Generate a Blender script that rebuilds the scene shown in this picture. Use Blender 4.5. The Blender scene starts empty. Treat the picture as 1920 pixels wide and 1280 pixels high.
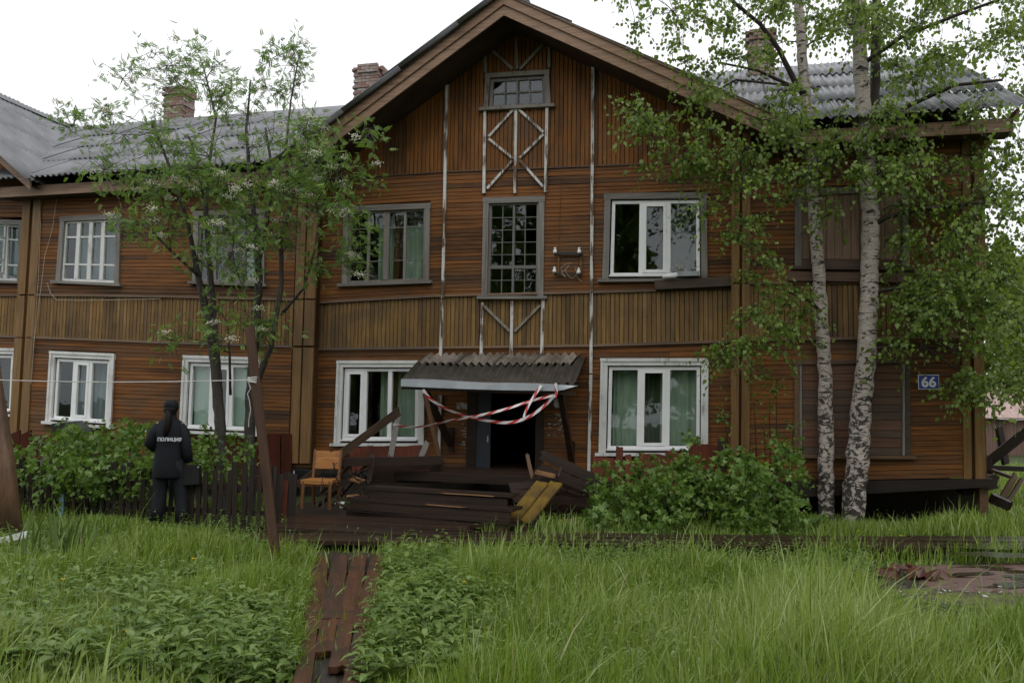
import bpy, bmesh, math, random
import numpy as np
from mathutils import Vector, Matrix
random.seed(7); RNG = np.random.default_rng(7)
SC = bpy.context.scene
COL = SC.collection

# ------------------------------------------------------------------ camera
FPX, PITCH, ROLL = 1600.0, math.radians(4.65), math.radians(0.85)
EYE = np.array([0.0, 0.0, 1.65])
_c, _s = math.cos(ROLL), math.sin(ROLL)
_fw = np.array([0, math.cos(PITCH), math.sin(PITCH)])
_up = np.array([0, -math.sin(PITCH), math.cos(PITCH)])
_rt = np.array([1.0, 0, 0])
cam_right = _c * _rt + _s * _up
cam_up = -_s * _rt + _c * _up
cam = bpy.data.cameras.new('camera'); camo = bpy.data.objects.new('camera', cam); COL.objects.link(camo)
cam.sensor_width = 36; cam.lens = 30; cam.clip_start = 0.05; cam.clip_end = 1500
M = Matrix.Identity(4)
for i in range(3):
    M[i][0], M[i][1], M[i][2], M[i][3] = cam_right[i], cam_up[i], -_fw[i], EYE[i]
camo.matrix_world = M
SC.camera = camo

# ------------------------------------------------------------------ overcast daylight
W = bpy.data.worlds.new('World'); SC.world = W; W.use_nodes = True
nt = W.node_tree; bg = nt.nodes['Background']
sky = nt.nodes.new('ShaderNodeTexSky'); sky.sky_type = 'NISHITA'; sky.sun_disc = False
sky.sun_elevation = math.radians(52); sky.sun_rotation = math.radians(200)
sky.air_density = 1.0; sky.dust_density = 4.0; sky.ozone_density = 1.0
hs = nt.nodes.new('ShaderNodeHueSaturation'); hs.inputs['Saturation'].default_value = 0.12
nt.links.new(sky.outputs[0], hs.inputs['Color'])
mx = nt.nodes.new('ShaderNodeMix'); mx.data_type = 'RGBA'; mx.inputs[0].default_value = 0.8
nt.links.new(hs.outputs[0], mx.inputs[6]); mx.inputs[7].default_value = (8.6, 8.75, 9.0, 1)
nt.links.new(mx.outputs[2], bg.inputs['Color']); bg.inputs['Strength'].default_value = 0.145
sl = bpy.data.lights.new('sun', 'SUN'); so = bpy.data.objects.new('sun', sl); COL.objects.link(so)
sl.energy = 0.5; sl.angle = math.radians(30); sl.color = (1, 0.97, 0.93)
so.rotation_euler = (math.radians(38), 0, math.radians(20))
SC.view_settings.view_transform = 'Standard'; SC.view_settings.look = 'None'
SC.view_settings.gamma = 1; SC.view_settings.use_curve_mapping = False
SC.view_settings.exposure = 0.1
SC.render.engine = 'CYCLES'
SC.cycles.max_bounces = 6; SC.cycles.diffuse_bounces = 3; SC.cycles.glossy_bounces = 2
SC.cycles.transmission_bounces = 4; SC.cycles.transparent_max_bounces = 8
SC.cycles.sample_clamp_indirect = 4

# ------------------------------------------------------------------ measuring helpers
HD, PSI = 14.5, math.radians(14.3)          # house front: distance from the eye and turn
HN = np.array([math.sin(PSI), math.cos(PSI), 0]); HE = np.array([math.cos(PSI), -math.sin(PSI), 0])
def ray(px, py):
    dx = (px - 960) / FPX; dy = -(py - 640) / FPX
    return _fw + dx * cam_right + dy * cam_up
def F(px, py, d=0.0):                        # a point of the house front, as (along, up)
    q = ray(px, py); t = (HD + d) / (HN @ q); P = q * t
    return (float(P @ HE), float(P[2] + EYE[2]))
def G(px, py, z=0.0):                        # a point on level ground
    q = ray(px, py); t = (z - EYE[2]) / q[2]; P = q * t
    return Vector((P[0], P[1], z))
def at(px, py, Y):                           # a point at distance Y in front of the eye
    q = ray(px, py); t = Y / q[1]; P = q * t + EYE
    return Vector(P)
def H(u, d, z):                              # house frame to world
    P = u * HE + (HD + d) * HN
    return Vector((P[0], P[1], z))
def Hu(P): return float(np.array([P[0], P[1], 0]) @ HE)
def Hd(P): return float(np.array([P[0], P[1], 0]) @ HN) - HD
def lerp(a, b, t): return a + (b - a) * t

# ------------------------------------------------------------------ mesh helpers
class MB:
    def __init__(s): s.v = []; s.f = []; s.r = []; s.uv = None
    def add(s, verts, faces, rnd=None):
        o = len(s.v); r = random.random() if rnd is None else rnd
        s.v += [tuple(v) for v in verts]; s.r += [r] * len(verts)
        s.f += [tuple(i + o for i in f) for f in faces]
    def box(s, lo, hi, rnd=None):
        x0, y0, z0 = lo; x1, y1, z1 = hi
        s.hexa([(x0,y0,z0),(x1,y0,z0),(x1,y1,z0),(x0,y1,z0),(x0,y0,z1),(x1,y0,z1),(x1,y1,z1),(x0,y1,z1)], rnd)
    def hexa(s, v, rnd=None):                # bottom ring of 4, top ring of 4
        s.add(v, [(3,2,1,0),(4,5,6,7),(0,1,5,4),(1,2,6,5),(2,3,7,6),(3,0,4,7)], rnd)
    def beam(s, a, b, w, h, rnd=None, side=None):   # squared timber from a to b, w sideways, h upright
        a = Vector(a); b = Vector(b); ax = (b - a).normalized()
        sd = Vector(side).normalized() if side is not None else ax.cross(Vector((0,0,1)))
        if sd.length < 1e-4: sd = Vector((1,0,0))
        sd = (sd - ax * sd.dot(ax)).normalized(); upv = sd.cross(ax)
        p = []
        for e in (a, b):
            for i, j in ((-1,-1),(1,-1),(1,1),(-1,1)): p.append(e + sd*(i*w/2) + upv*(j*h/2))
        s.add(p, [(0,1,2,3),(7,6,5,4),(0,4,5,1),(1,5,6,2),(2,6,7,3),(3,7,4,0)], rnd)
    def tube(s, pts, rad, n=6, rnd=None, cap=True):
        pts = [Vector(p) for p in pts]
        if not hasattr(rad, '__len__'): rad = [rad] * len(pts)
        vs = []; fs = []
        ref = Vector((0.3, 0.8, 0.5)).normalized()
        for i, p in enumerate(pts):
            d = (pts[min(i+1, len(pts)-1)] - pts[max(i-1, 0)])
            d = d.normalized() if d.length > 1e-9 else Vector((0,0,1))
            a = d.cross(ref); a = a.normalized() if a.length > 1e-3 else Vector((1,0,0)); b = d.cross(a)
            for k in range(n):
                t = 2*math.pi*k/n; vs.append(p + (a*math.cos(t) + b*math.sin(t))*rad[i])
        for i in range(len(pts)-1):
            for k in range(n):
                fs.append((i*n+k, i*n+(k+1)%n, (i+1)*n+(k+1)%n, (i+1)*n+k))
        if cap: fs.append(tuple(range(n-1,-1,-1))); fs.append(tuple((len(pts)-1)*n+k for k in range(n)))
        s.add(vs, fs, rnd)
    def loft(s, rings, n=14, rnd=None):      # rings: (x, y, z, rx, ry)
        vs = []; fs = []
        for (x, y, z, rx, ry) in rings:
            for k in range(n):
                t = 2*math.pi*k/n; vs.append((x+rx*math.cos(t), y+ry*math.sin(t), z))
        for i in range(len(rings)-1):
            for k in range(n): fs.append((i*n+k, i*n+(k+1)%n, (i+1)*n+(k+1)%n, (i+1)*n+k))
        fs.append(tuple(range(n-1,-1,-1))); fs.append(tuple((len(rings)-1)*n+k for k in range(n)))
        s.add(vs, fs, rnd)
    def mesh(s, name, m=None, smooth=False):
        me = bpy.data.meshes.new(name); me.from_pydata(s.v, [], s.f)
        at_ = me.attributes.new('rnd', 'FLOAT', 'POINT'); at_.data.foreach_set('value', s.r)
        if m: me.materials.append(m)
        if smooth: me.polygons.foreach_set('use_smooth', [True]*len(me.polygons))
        me.update(); return me
    def build(s, name, m, parent=None, smooth=False, fix=False):
        me = s.mesh(name, m, smooth)
        if fix:
            b = bmesh.new(); b.from_mesh(me); bmesh.ops.recalc_face_normals(b, faces=b.faces); b.to_mesh(me); b.free()
        return link(name, me, parent)
def link(name, me, parent=None):
    o = bpy.data.objects.new(name, me); COL.objects.link(o)
    if parent is not None: o.parent = parent
    return o
def tag(o, label=None, cat=None, group=None, kind=None):
    if label: o['label'] = label
    if cat: o['category'] = cat
    if group: o['group'] = group
    if kind: o['kind'] = kind
    return o
def empty(name, loc, label, cat, group=None, rz=0.0):
    o = bpy.data.objects.new(name, None); COL.objects.link(o); o.location = loc
    o.rotation_euler = (0, 0, rz); o.empty_display_size = 0.2
    return tag(o, label, cat, group)
def np_mesh(name, V, Fc, m, rnd=None, parent=None, smooth=False, kind=None):
    me = bpy.data.meshes.new(name); V = np.asarray(V, np.float32); Fc = np.asarray(Fc, np.int32)
    k = Fc.shape[1]; nf = len(Fc)
    me.vertices.add(len(V)); me.vertices.foreach_set('co', V.ravel())
    me.loops.add(nf*k); me.loops.foreach_set('vertex_index', Fc.ravel())
    me.polygons.add(nf); me.polygons.foreach_set('loop_start', np.arange(0, nf*k, k, dtype=np.int32))
    me.polygons.foreach_set('loop_total', np.full(nf, k, np.int32))
    if rnd is not None:
        a = me.attributes.new('rnd', 'FLOAT', 'POINT'); a.data.foreach_set('value', np.asarray(rnd, np.float32))
    if smooth: me.polygons.foreach_set('use_smooth', np.ones(nf, bool))
    me.materials.append(m); me.update(calc_edges=True)
    o = link(name, me, parent)
    if kind: o['kind'] = kind
    return o
def scatter(TV, TF, pos, ax, nz, sc):
    """copies of a small template: local y along ax, local z near nz; returns verts, faces"""
    pos = np.asarray(pos, float); ax = np.asarray(ax, float); nz = np.asarray(nz, float)
    ax = ax / (np.linalg.norm(ax, axis=1, keepdims=True)+1e-9)
    xx = np.cross(ax, nz); xx /= (np.linalg.norm(xx, axis=1, keepdims=True)+1e-9)
    zz = np.cross(xx, ax); sc = np.asarray(sc, float).reshape(-1, 1, 1)
    V = (TV[None,:,0:1]*xx[:,None,:] + TV[None,:,1:2]*ax[:,None,:] + TV[None,:,2:3]*zz[:,None,:])*sc + pos[:,None,:]
    n, k = len(pos), len(TV)
    Fc = TF[None] + (np.arange(n)*k)[:,None,None]
    return V.reshape(-1,3), Fc.reshape(-1, TF.shape[1])

# ------------------------------------------------------------------ materials
class NT:
    def __init__(s, name):
        s.m = bpy.data.materials.new(name); s.m.use_nodes = True; s.t = s.m.node_tree
        s.b = s.t.nodes['Principled BSDF']; s.out = s.t.nodes['Material Output']
    def n(s, typ, **kw):
        nd = s.t.nodes.new('ShaderNode'+typ)
        for k, v in kw.items():
            setattr(nd, k, v)
        return nd
    def set(s, nd, **kw):
        for k, v in kw.items():
            i = nd.inputs[int(k[1:])] if k[0] == 'i' and k[1:].isdigit() else nd.inputs[k.replace('_', ' ')]
            if hasattr(v, 'bl_idname') or isinstance(v, bpy.types.NodeSocket): s.t.links.new(v, i)
            else: i.default_value = v
        return nd
    def math(s, op, a, b=0.0, clamp=False):
        nd = s.n('Math', operation=op, use_clamp=clamp); s.set(nd, i0=a, i1=b); return nd.outputs[0]
    def noise(s, vec, scale, detail=3, rough=0.55, dist=0.0):
        nd = s.n('TexNoise'); s.set(nd, Vector=vec, Scale=scale, Detail=detail, Roughness=rough, Distortion=dist)
        return nd.outputs[0]
    def coords(s, scale=(1,1,1), which='Object'):
        tc = s.n('TexCoord'); mp = s.n('Mapping'); s.set(mp, Vector=tc.outputs[which]); mp.inputs['Scale'].default_value = scale
        return mp.outputs[0]
    def ramp(s, fac, stops, interp='LINEAR'):
        nd = s.n('ValToRGB'); cr = nd.color_ramp; cr.interpolation = interp
        while len(cr.elements) < len(stops): cr.elements.new(0.5)
        for e, (p, c) in zip(cr.elements, stops):
            e.position = p; e.color = (c, c, c, 1) if not hasattr(c, '__len__') else (*c, 1)
        s.set(nd, Fac=fac); return nd.outputs[0]
    def mix(s, fac, a, b, blend='MIX'):
        nd = s.n('Mix', data_type='RGBA', blend_type=blend)
        s.set(nd, i0=fac); 
        for i, v in ((6, a), (7, b)):
            if isinstance(v, bpy.types.NodeSocket): s.t.links.new(v, nd.inputs[i])
            else: nd.inputs[i].default_value = (*v, 1) if len(v) == 3 else v
        return nd.outputs[2]
    def rnd(s):
        a = s.n('Attribute'); a.attribute_name = 'rnd'; oi = s.n('ObjectInfo')
        return s.math('FRACT', s.math('ADD', a.outputs['Fac'], oi.outputs['Random']))
    def arnd(s):
        a = s.n('Attribute'); a.attribute_name = 'rnd'; return a.outputs['Fac']
    def bump(s, h, strength=0.3, dist=0.01):
        nd = s.n('Bump'); s.set(nd, Height=h, Strength=strength, Distance=dist)
        s.t.links.new(nd.outputs[0], s.b.inputs['Normal'])
    def done(s, color=None, rough=0.6, spec=0.5, metal=0.0):
        if color is not None: s.set(s.b, Base_Color=color if isinstance(color, bpy.types.NodeSocket) else (*color, 1))
        s.set(s.b, Roughness=rough, Metallic=metal); s.b.inputs['Specular IOR Level'].default_value = spec
        return s.m

def wood(name, cols, axis='x', rough=0.55, grain=1.0, stain=0.5, stain_col=(0.03,0.022,0.016), spec=0.35, moss=None):
    """boards: cols = tones a board may have; grain runs along axis; stain = dark weathered blotches"""
    dm = {'siding_wood': .80, 'gable_wood': .86, 'belt_wood': .95, 'corner_post_wood': .84, 'red_painted_panel': .62, 'red_painted_loose_panel': .9,  'weathered_grey_wood': .72, 'weathered_grey_wood_flat': .72, 'wet_dark_planks': .6, 'wet_path_planks': .68, 'dark_old_timber': .75, 'boarding_wood': .85}.get(name, 1.0); cols = [tuple(v*dm for v in c) for c in cols]
    if name in ('siding_wood', 'gable_wood', 'belt_wood'): spec = 0.16
    k = NT(name); g = {'x': (0.8, 22, 22), 'y': (22, 0.8, 22), 'z': (22, 22, 0.8)}[axis]
    b = {'x': (0.25, 1.2, 1.2), 'y': (1.2, 0.25, 1.2), 'z': (1.2, 1.2, 0.35)}[axis]
    r = k.rnd(); gn = k.noise(k.coords(g), 1.6, 4, 0.6, 0.4); bl = k.noise(k.coords(b), 1.7, 4, 0.62)
    n = len(cols); col = k.ramp(k.math('ADD', k.math('MULTIPLY', r, 0.72), k.math('MULTIPLY', gn, 0.28*grain)), [((i+0.15)/n, c) for i, c in enumerate(cols)])
    val = k.ramp(gn, [(0.3, 0.55), (0.55, 1.0), (0.8, 1.25)])
    col = k.mix(1.0, col, val, 'MULTIPLY')
    if name in ('siding_wood', 'gable_wood', 'belt_wood'):
        wth = k.noise(k.coords((.5,.5,.9)), 1.1, 5, .68, .5); col = k.mix(k.ramp(wth, [(.5, 0.0), (.66, .6)]), col, (0.095,0.066,0.040))
        kn = k.n('TexVoronoi'); k.set(kn, Vector=k.coords((2.2,2.2,9) if axis == 'x' else (9,9,2.2)), Scale=1.6); col = k.mix(k.ramp(kn.outputs['Distance'], [(.055, .85), (.085, 0.0)]), col, (0.03,0.016,0.008))
    st = k.ramp(k.math('ADD', bl, k.math('MULTIPLY', k.math('SUBTRACT', r, 0.5), 0.16)), [(0.5, 0.0), (0.68, stain)])
    col = k.mix(st, col, stain_col)
    if moss:
        ms = k.ramp(k.noise(k.coords((1,1,1)), 2.2, 5, 0.7), [(0.5, 0.0), (0.62, moss[3])]); col = k.mix(ms, col, moss[:3])
    k.bump(gn, 0.35, 0.006)
    ro = k.ramp(bl, [(0.3, rough-0.12), (0.7, rough+0.12)])
    return k.done(col, ro, spec)
def paint(name, col, under, wear=0.35, rough=0.4, axis='z', spec=0.4):
    k = NT(name); g = {'x': (2, 30, 30), 'z': (30, 30, 2.2), 'a': (9, 9, 9)}[axis]
    n1 = k.noise(k.coords(g), 1.0, 5, 0.65); n2 = k.noise(k.coords((1.7,1.7,1.7)), 1.3, 3)
    m = k.ramp(k.math('ADD', n1, k.math('MULTIPLY', k.math('SUBTRACT', n2, 0.5), 0.7)), [(wear-0.04, 1.0), (wear+0.05, 0.0)])
    dirt = k.ramp(n2, [(0.3, 0.78), (0.7, 1.0)])
    c = k.mix(m, k.mix(1.0, col, dirt, 'MULTIPLY'), under); k.bump(m, 0.3, 0.003)
    return k.done(c, rough, spec)
def plain(name, col, rough=0.5, spec=0.4, metal=0.0, var=0.2, scale=6):
    k = NT(name); n = k.noise(k.coords((1,1,1)), scale, 4)
    return k.done(k.mix(1.0, col, k.ramp(n, [(0.3, 1-var), (0.7, 1+var*0.5)]), 'MULTIPLY'), rough, spec, metal)
def leafmat(name, cols, rough=0.4, trans=0.35, spec=0.4, bright=1.6):
    k = NT(name); r = k.arnd(); n = len(cols)
    oi = k.noise(k.coords((1,1,1)), 0.9, 2)
    c = k.ramp(k.math('ADD', k.math('MULTIPLY', r, 0.8), k.math('MULTIPLY', oi, 0.3)), [((i+0.3)/n, q) for i, q in enumerate(cols)])
    k.done(c, rough, spec)
    tr = k.n('BsdfTranslucent'); cb = k.mix(1.0, c, (bright, bright*1.05, bright*0.55), 'MULTIPLY'); k.set(tr, Color=cb)
    ms = k.n('MixShader'); k.set(ms, i0=trans, i1=k.b.outputs[0], i2=tr.outputs[0])
    k.t.links.new(ms.outputs[0], k.out.inputs['Surface']); return k.m

MT = {}
MT['siding'] = wood('siding_wood', [(0.195,0.075,0.021), (0.24,0.093,0.025), (0.28,0.110,0.030), (0.215,0.085,0.026), (0.175,0.080,0.033)], 'x', 0.55, stain=0.7, spec=0.25)
MT['gable'] = wood('gable_wood', [(0.19,0.072,0.017), (0.255,0.098,0.022), (0.295,0.118,0.027), (0.225,0.088,0.022)], 'z', 0.55, stain=0.6, spec=0.25)
MT['belt'] = wood('belt_wood', [(0.19,0.105,0.036), (0.25,0.148,0.052), (0.28,0.172,0.066), (0.22,0.125,0.05), (0.185,0.118,0.058)], 'z', 0.6, stain=0.6, spec=0.25, stain_col=(0.055,0.038,0.026))
MT['post'] = wood('corner_post_wood', [(0.20,0.105,0.032), (0.26,0.140,0.044), (0.225,0.122,0.044)], 'z', 0.55, stain=0.55, stain_col=(0.07,0.042,0.022))
MT['trim'] = wood('belt_moulding_wood', [(0.10,0.058,0.03), (0.14,0.085,0.045), (0.09,0.06,0.04)], 'x', 0.6, stain=0.6)
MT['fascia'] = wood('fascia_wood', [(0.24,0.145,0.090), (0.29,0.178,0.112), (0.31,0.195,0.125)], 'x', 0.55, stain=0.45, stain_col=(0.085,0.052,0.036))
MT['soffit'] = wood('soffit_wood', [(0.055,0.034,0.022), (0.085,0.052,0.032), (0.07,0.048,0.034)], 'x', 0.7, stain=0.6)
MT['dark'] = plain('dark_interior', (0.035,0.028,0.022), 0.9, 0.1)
MT['logs'] = plain('old_log_wall', (0.10,0.052,0.022), 0.9, 0.1)
MT['grey'] = wood('weathered_grey_wood', [(0.24,0.215,0.19), (0.32,0.295,0.265), (0.28,0.26,0.24)], 'z', 0.6, stain=0.55, stain_col=(0.11,0.09,0.072))
MT['greyx'] = wood('weathered_grey_wood_flat', [(0.22,0.195,0.17), (0.30,0.275,0.245), (0.26,0.24,0.215)], 'x', 0.6, stain=0.55, stain_col=(0.10,0.08,0.064))
MT['stairbar'] = plain('dull_grey_bar_paint', (0.15,0.145,0.135), 0.6, 0.3)
MT['white'] = paint('old_white_paint', (0.72,0.72,0.70), (0.34,0.31,0.27), 0.33, 0.45)
MT['pvc'] = plain('white_plastic', (0.80,0.80,0.80), 0.3, 0.5, var=0.06, scale=3)
MT['chip'] = paint('chipped_white_paint', (0.62,0.61,0.58), (0.10,0.065,0.042), 0.47, 0.5)
MT['chipgrey'] = paint('faded_grey_paint', (0.25,0.225,0.19), (0.12,0.085,0.055), 0.42, 0.6)
MT['boardup'] = wood('boarding_wood', [(0.115,0.060,0.036), (0.165,0.075,0.040), (0.135,0.085,0.058), (0.10,0.066,0.046)], 'x', 0.6, stain=0.6, stain_col=(0.05,0.036,0.028))
MT['boardupv'] = wood('pale_boarding_wood', [(0.235,0.145,0.095), (0.29,0.18,0.12), (0.26,0.165,0.115)], 'z', 0.6, stain=0.5, stain_col=(0.11,0.07,0.048))
MT['wet'] = wood('wet_dark_planks', [(0.040,0.022,0.015), (0.062,0.034,0.022), (0.05,0.03,0.022)], 'x', 0.42, stain=0.6, stain_col=(0.018,0.012,0.009), spec=0.25)
MT['wetdull'] = wood('dark_old_timber', [(0.045,0.030,0.022), (0.068,0.044,0.030), (0.052,0.036,0.028)], 'x', 0.6, stain=0.6, stain_col=(0.02,0.014,0.011), spec=0.2)
MT['path'] = wood('wet_path_planks', [(0.105,0.044,0.024), (0.135,0.058,0.029), (0.115,0.055,0.034)], 'x', 0.45, stain=0.95, stain_col=(0.034,0.025,0.018), spec=0.25, moss=(0.035,0.026,0.018,.85))
MT['debris'] = wood('debris_timber', [(0.095,0.054,0.029), (0.14,0.082,0.042), (0.08,0.05,0.031)], 'x', 0.55, stain=0.7, spec=0.25)
MT['fresh_or_lit_wood'] = wood('torn_or_lit_wood', [(0.26,0.135,0.058), (0.31,0.165,0.075)], 'x', 0.55, stain=0.5, stain_col=(0.14,0.07,0.03))  # torn debris wood; its pale tone also paints the lit step noses
MT['fence'] = wood('fence_wood', [(0.030,0.022,0.017), (0.048,0.034,0.026), (0.038,0.03,0.024)], 'z', 0.6, stain=0.5, stain_col=(0.018,0.014,0.011))
MT['red'] = wood('red_painted_panel', [(0.088,0.026,0.016), (0.115,0.034,0.020), (0.095,0.032,0.020)], 'z', 0.7, stain=0.7, spec=0.05, stain_col=(0.06,0.028,0.02))
MT['redx'] = wood('red_painted_loose_panel', [(0.088,0.026,0.016), (0.115,0.034,0.020), (0.095,0.032,0.020)], 'x', 0.7, stain=0.75, spec=0.05, stain_col=(0.06,0.028,0.02))
MT['fencex'] = wood('dark_loose_wood', [(0.020,0.015,0.012), (0.032,0.023,0.018), (0.026,0.02,0.016)], 'x', 0.7, spec=0.2, stain=0.5, stain_col=(0.018,0.014,0.011))
MT['poler'] = wood('brown_pole_wood', [(0.072,0.037,0.023), (0.085,0.045,0.028)], 'x', 0.4, stain=0.5)
MT['logpost'] = wood('bare_log_wood', [(0.12,0.068,0.042), (0.16,0.092,0.058)], 'z', 0.4, stain=0.6, stain_col=(0.045,0.028,0.02))
MT['shedw'] = wood('shed_wood', [(0.11,0.065,0.045), (0.15,0.09,0.065), (0.09,0.06,0.05)], 'x', 0.7, stain=0.6)
MT['yellow'] = wood('yellow_painted_board', [(0.135,0.083,0.012), (0.165,0.102,0.015), (0.115,0.07,0.014)], 'x', 0.6, spec=0.2, stain=0.95, stain_col=(0.075,0.042,0.017), moss=(0.055,0.036,0.016,.7))
MT['bluepaint'] = paint('pale_blue_paint', (0.22,0.36,0.47), (0.13,0.10,0.08), 0.38, 0.5)
def _slate(name, base, moss):
    k = NT(name); n1 = k.noise(k.coords((1.2,0.5,1)), 2.0, 5, 0.65); n2 = k.noise(k.coords((1,1,1)), 12, 4); r = k.rnd()
    c = k.mix(1.0, base, k.ramp(n1, [(0.3, 0.62), (0.6, 1.0), (0.75, 1.2)]), 'MULTIPLY')
    c = k.mix(1.0, c, k.ramp(r, [(0.0, 0.82), (1.0, 1.1)]), 'MULTIPLY')
    if moss: c = k.mix(k.ramp(k.noise(k.coords((1,1,1)), 3.0, 5, 0.7), [(0.42, 0.0), (0.6, 0.85)]), c, moss)
    k.bump(n2, 0.25, 0.004)
    return k.done(c, 0.42 if not moss else 0.7, 0.5)
MT['slate'] = _slate('corrugated_slate', (0.20,0.202,0.215), None)
MT['mossslate'] = _slate('mossy_slate', (0.06,0.048,0.038), (0.024,0.02,0.010))
MT['tanslate'] = _slate('weathered_tan_slate', (0.21,0.175,0.145), (0.07,0.055,0.035))
MT['tin'] = plain('galvanised_tin', (0.40,0.43,0.46), 0.4, 0.5, metal=0.4, var=0.25, scale=3)
def _brick():
    k = NT('chimney_brick'); r = k.rnd(); n = k.noise(k.coords((1,1,1)), 9, 4); n2 = k.noise(k.coords((1,1,1)), 2.5, 3)
    c = k.ramp(r, [(0.0, (0.17,0.085,0.065)), (0.4, (0.22,0.115,0.09)), (0.7, (0.23,0.165,0.14)), (1.0, (0.32,0.28,0.255))])
    c = k.mix(k.ramp(n, [(0.5, 0.0), (0.68, 0.7)]), c, (0.42,0.39,0.36)); k.bump(n, 0.4, 0.006)
    return k.done(c, 0.8, 0.3)
MT['brick'] = _brick(); MT['mortar'] = plain('mortar', (0.24,0.225,0.21), 0.9, 0.2)
def _glass():
    k = NT('window_glass'); tr = k.n('BsdfTransparent'); k.set(tr, Color=(0.86,0.9,0.88,1)); gl = k.n('BsdfGlossy'); k.set(gl, Roughness=0.02, Color=(0.95,0.97,1,1))
    nz = k.noise(k.coords((1,1,1)), 2.6, 2); bp = k.n('Bump'); k.set(bp, Height=nz, Strength=0.12, Distance=0.02); k.t.links.new(bp.outputs[0], gl.inputs['Normal'])
    lw = k.n('LayerWeight'); lw.inputs[0].default_value = 0.5; fac = k.math('ADD', k.math('MULTIPLY', k.math('POWER', lw.outputs['Facing'], 4.0), 0.6), 0.042)
    ms = k.n('MixShader'); k.set(ms, i0=fac, i1=tr.outputs[0], i2=gl.outputs[0]); k.t.links.new(ms.outputs[0], k.out.inputs['Surface']); return k.m
MT['glass'] = _glass()
def _cloth(name, col, var=0.25):
    k = NT(name); n = k.noise(k.coords((14,14,1.2)), 1, 3)
    return k.done(k.mix(1.0, col, k.ramp(n, [(0.3, 1-var), (0.7, 1+var*0.4)]), 'MULTIPLY'), 0.85, 0.1)
MT['curtain'] = _cloth('green_curtain', (0.42,0.50,0.40)); MT['curtainblue'] = _cloth('blue_grey_curtain', (0.34,0.38,0.42)); MT['blind'] = _cloth('pale_green_blind', (0.52,0.62,0.56), 0.08); MT['darkcurtain'] = _cloth('dark_curtain', (0.10,0.115,0.09))
def _bark():
    k = NT('birch_bark'); c1 = k.coords((5,5,26)); n = k.noise(c1, 1.0, 4, 0.6, 0.6); n2 = k.noise(k.coords((4.6,4.6,6.4)), 1.5, 4, 0.7, 0.6); n3 = k.noise(k.coords((14,14,60)), 1, 3)
    c = k.mix(1.0, (0.50,0.435,0.385), k.ramp(n3, [(0.3, 0.6), (0.7, 1.08)]), 'MULTIPLY')
    c = k.mix(k.ramp(n, [(0.565, 0.0), (0.61, 0.9)]), c, (0.035,0.03,0.027))
    # old bark near the root is coarser
    ge = k.n('TexCoord'); sx = k.n('SeparateXYZ'); k.set(sx, Vector=ge.outputs['Object'])
    low = k.ramp(sx.outputs[2], [(0.0, 0.13), (0.12, 0.06), (1.0, 0.0)])
    lowz = k.n('MapRange'); k.set(lowz, Value=sx.outputs[2]); lowz.inputs[2].default_value = 3.0; lowz.inputs[3].default_value = 0.13; lowz.inputs[4].default_value = 0.0
    c = k.mix(k.ramp(k.math('ADD', n2, lowz.outputs[0]), [(0.575, 0.0), (0.625, 0.95)]), c, (0.03,0.026,0.023))
    k.bump(k.math('ADD', n, n2), 0.6, 0.015); return k.done(c, 0.75, 0.2)
MT['birchbark'] = _bark()
def _bark2():
    k = NT('rowan_bark'); n = k.noise(k.coords((10,10,3)), 1.2, 5); n2 = k.noise(k.coords((6,6,9)), 1.6, 3)
    c = k.mix(k.ramp(n2, [(0.6, 0.0), (0.7, 0.6)]), k.ramp(n, [(0.3, (0.022,0.018,0.015)), (0.7, (0.07,0.06,0.05))]), (0.16,0.17,0.15)); k.bump(n, 0.5, 0.01); return k.done(c, 0.6, 0.3)
MT['bark'] = _bark2()
MT['twig'] = plain('dark_twig', (0.040,0.030,0.024), 0.7, 0.3)
MT['birchleaf'] = leafmat('birch_leaf', [(0.078,0.128,0.022), (0.125,0.19,0.034), (0.185,0.26,0.055)], 0.38, 0.42)
MT['rowanleaf'] = leafmat('rowan_leaf', [(0.085,0.155,0.034), (0.135,0.225,0.050), (0.20,0.30,0.075)], 0.42, 0.38)
MT['bushleaf'] = leafmat('bush_leaf', [(0.055,0.115,0.020), (0.095,0.17,0.030), (0.15,0.235,0.046)], 0.42, 0.3)
MT['weedleaf'] = leafmat('weed_leaf', [(0.080,0.14,0.030), (0.135,0.21,0.048), (0.195,0.275,0.078)], 0.45, 0.3)
MT['flower'] = plain('cream_blossom', (0.72,0.70,0.56), 0.8, 0.1)
MT['buttercup'] = plain('yellow_petal', (0.75,0.5,0.02), 0.5, 0.2)
MT['straw'] = leafmat('dry_straw', [(0.22,0.19,0.09), (0.34,0.29,0.15), (0.30,0.31,0.16)], 0.6, 0.25, 0.3)
MT['grass'] = leafmat('grass_blade', [(0.078,0.128,0.017), (0.140,0.215,0.028), (0.20,0.285,0.045), (0.30,0.36,0.14)], 0.38, 0.3, 0.45)  # palest tone paints wet shine into some of the blades
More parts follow.
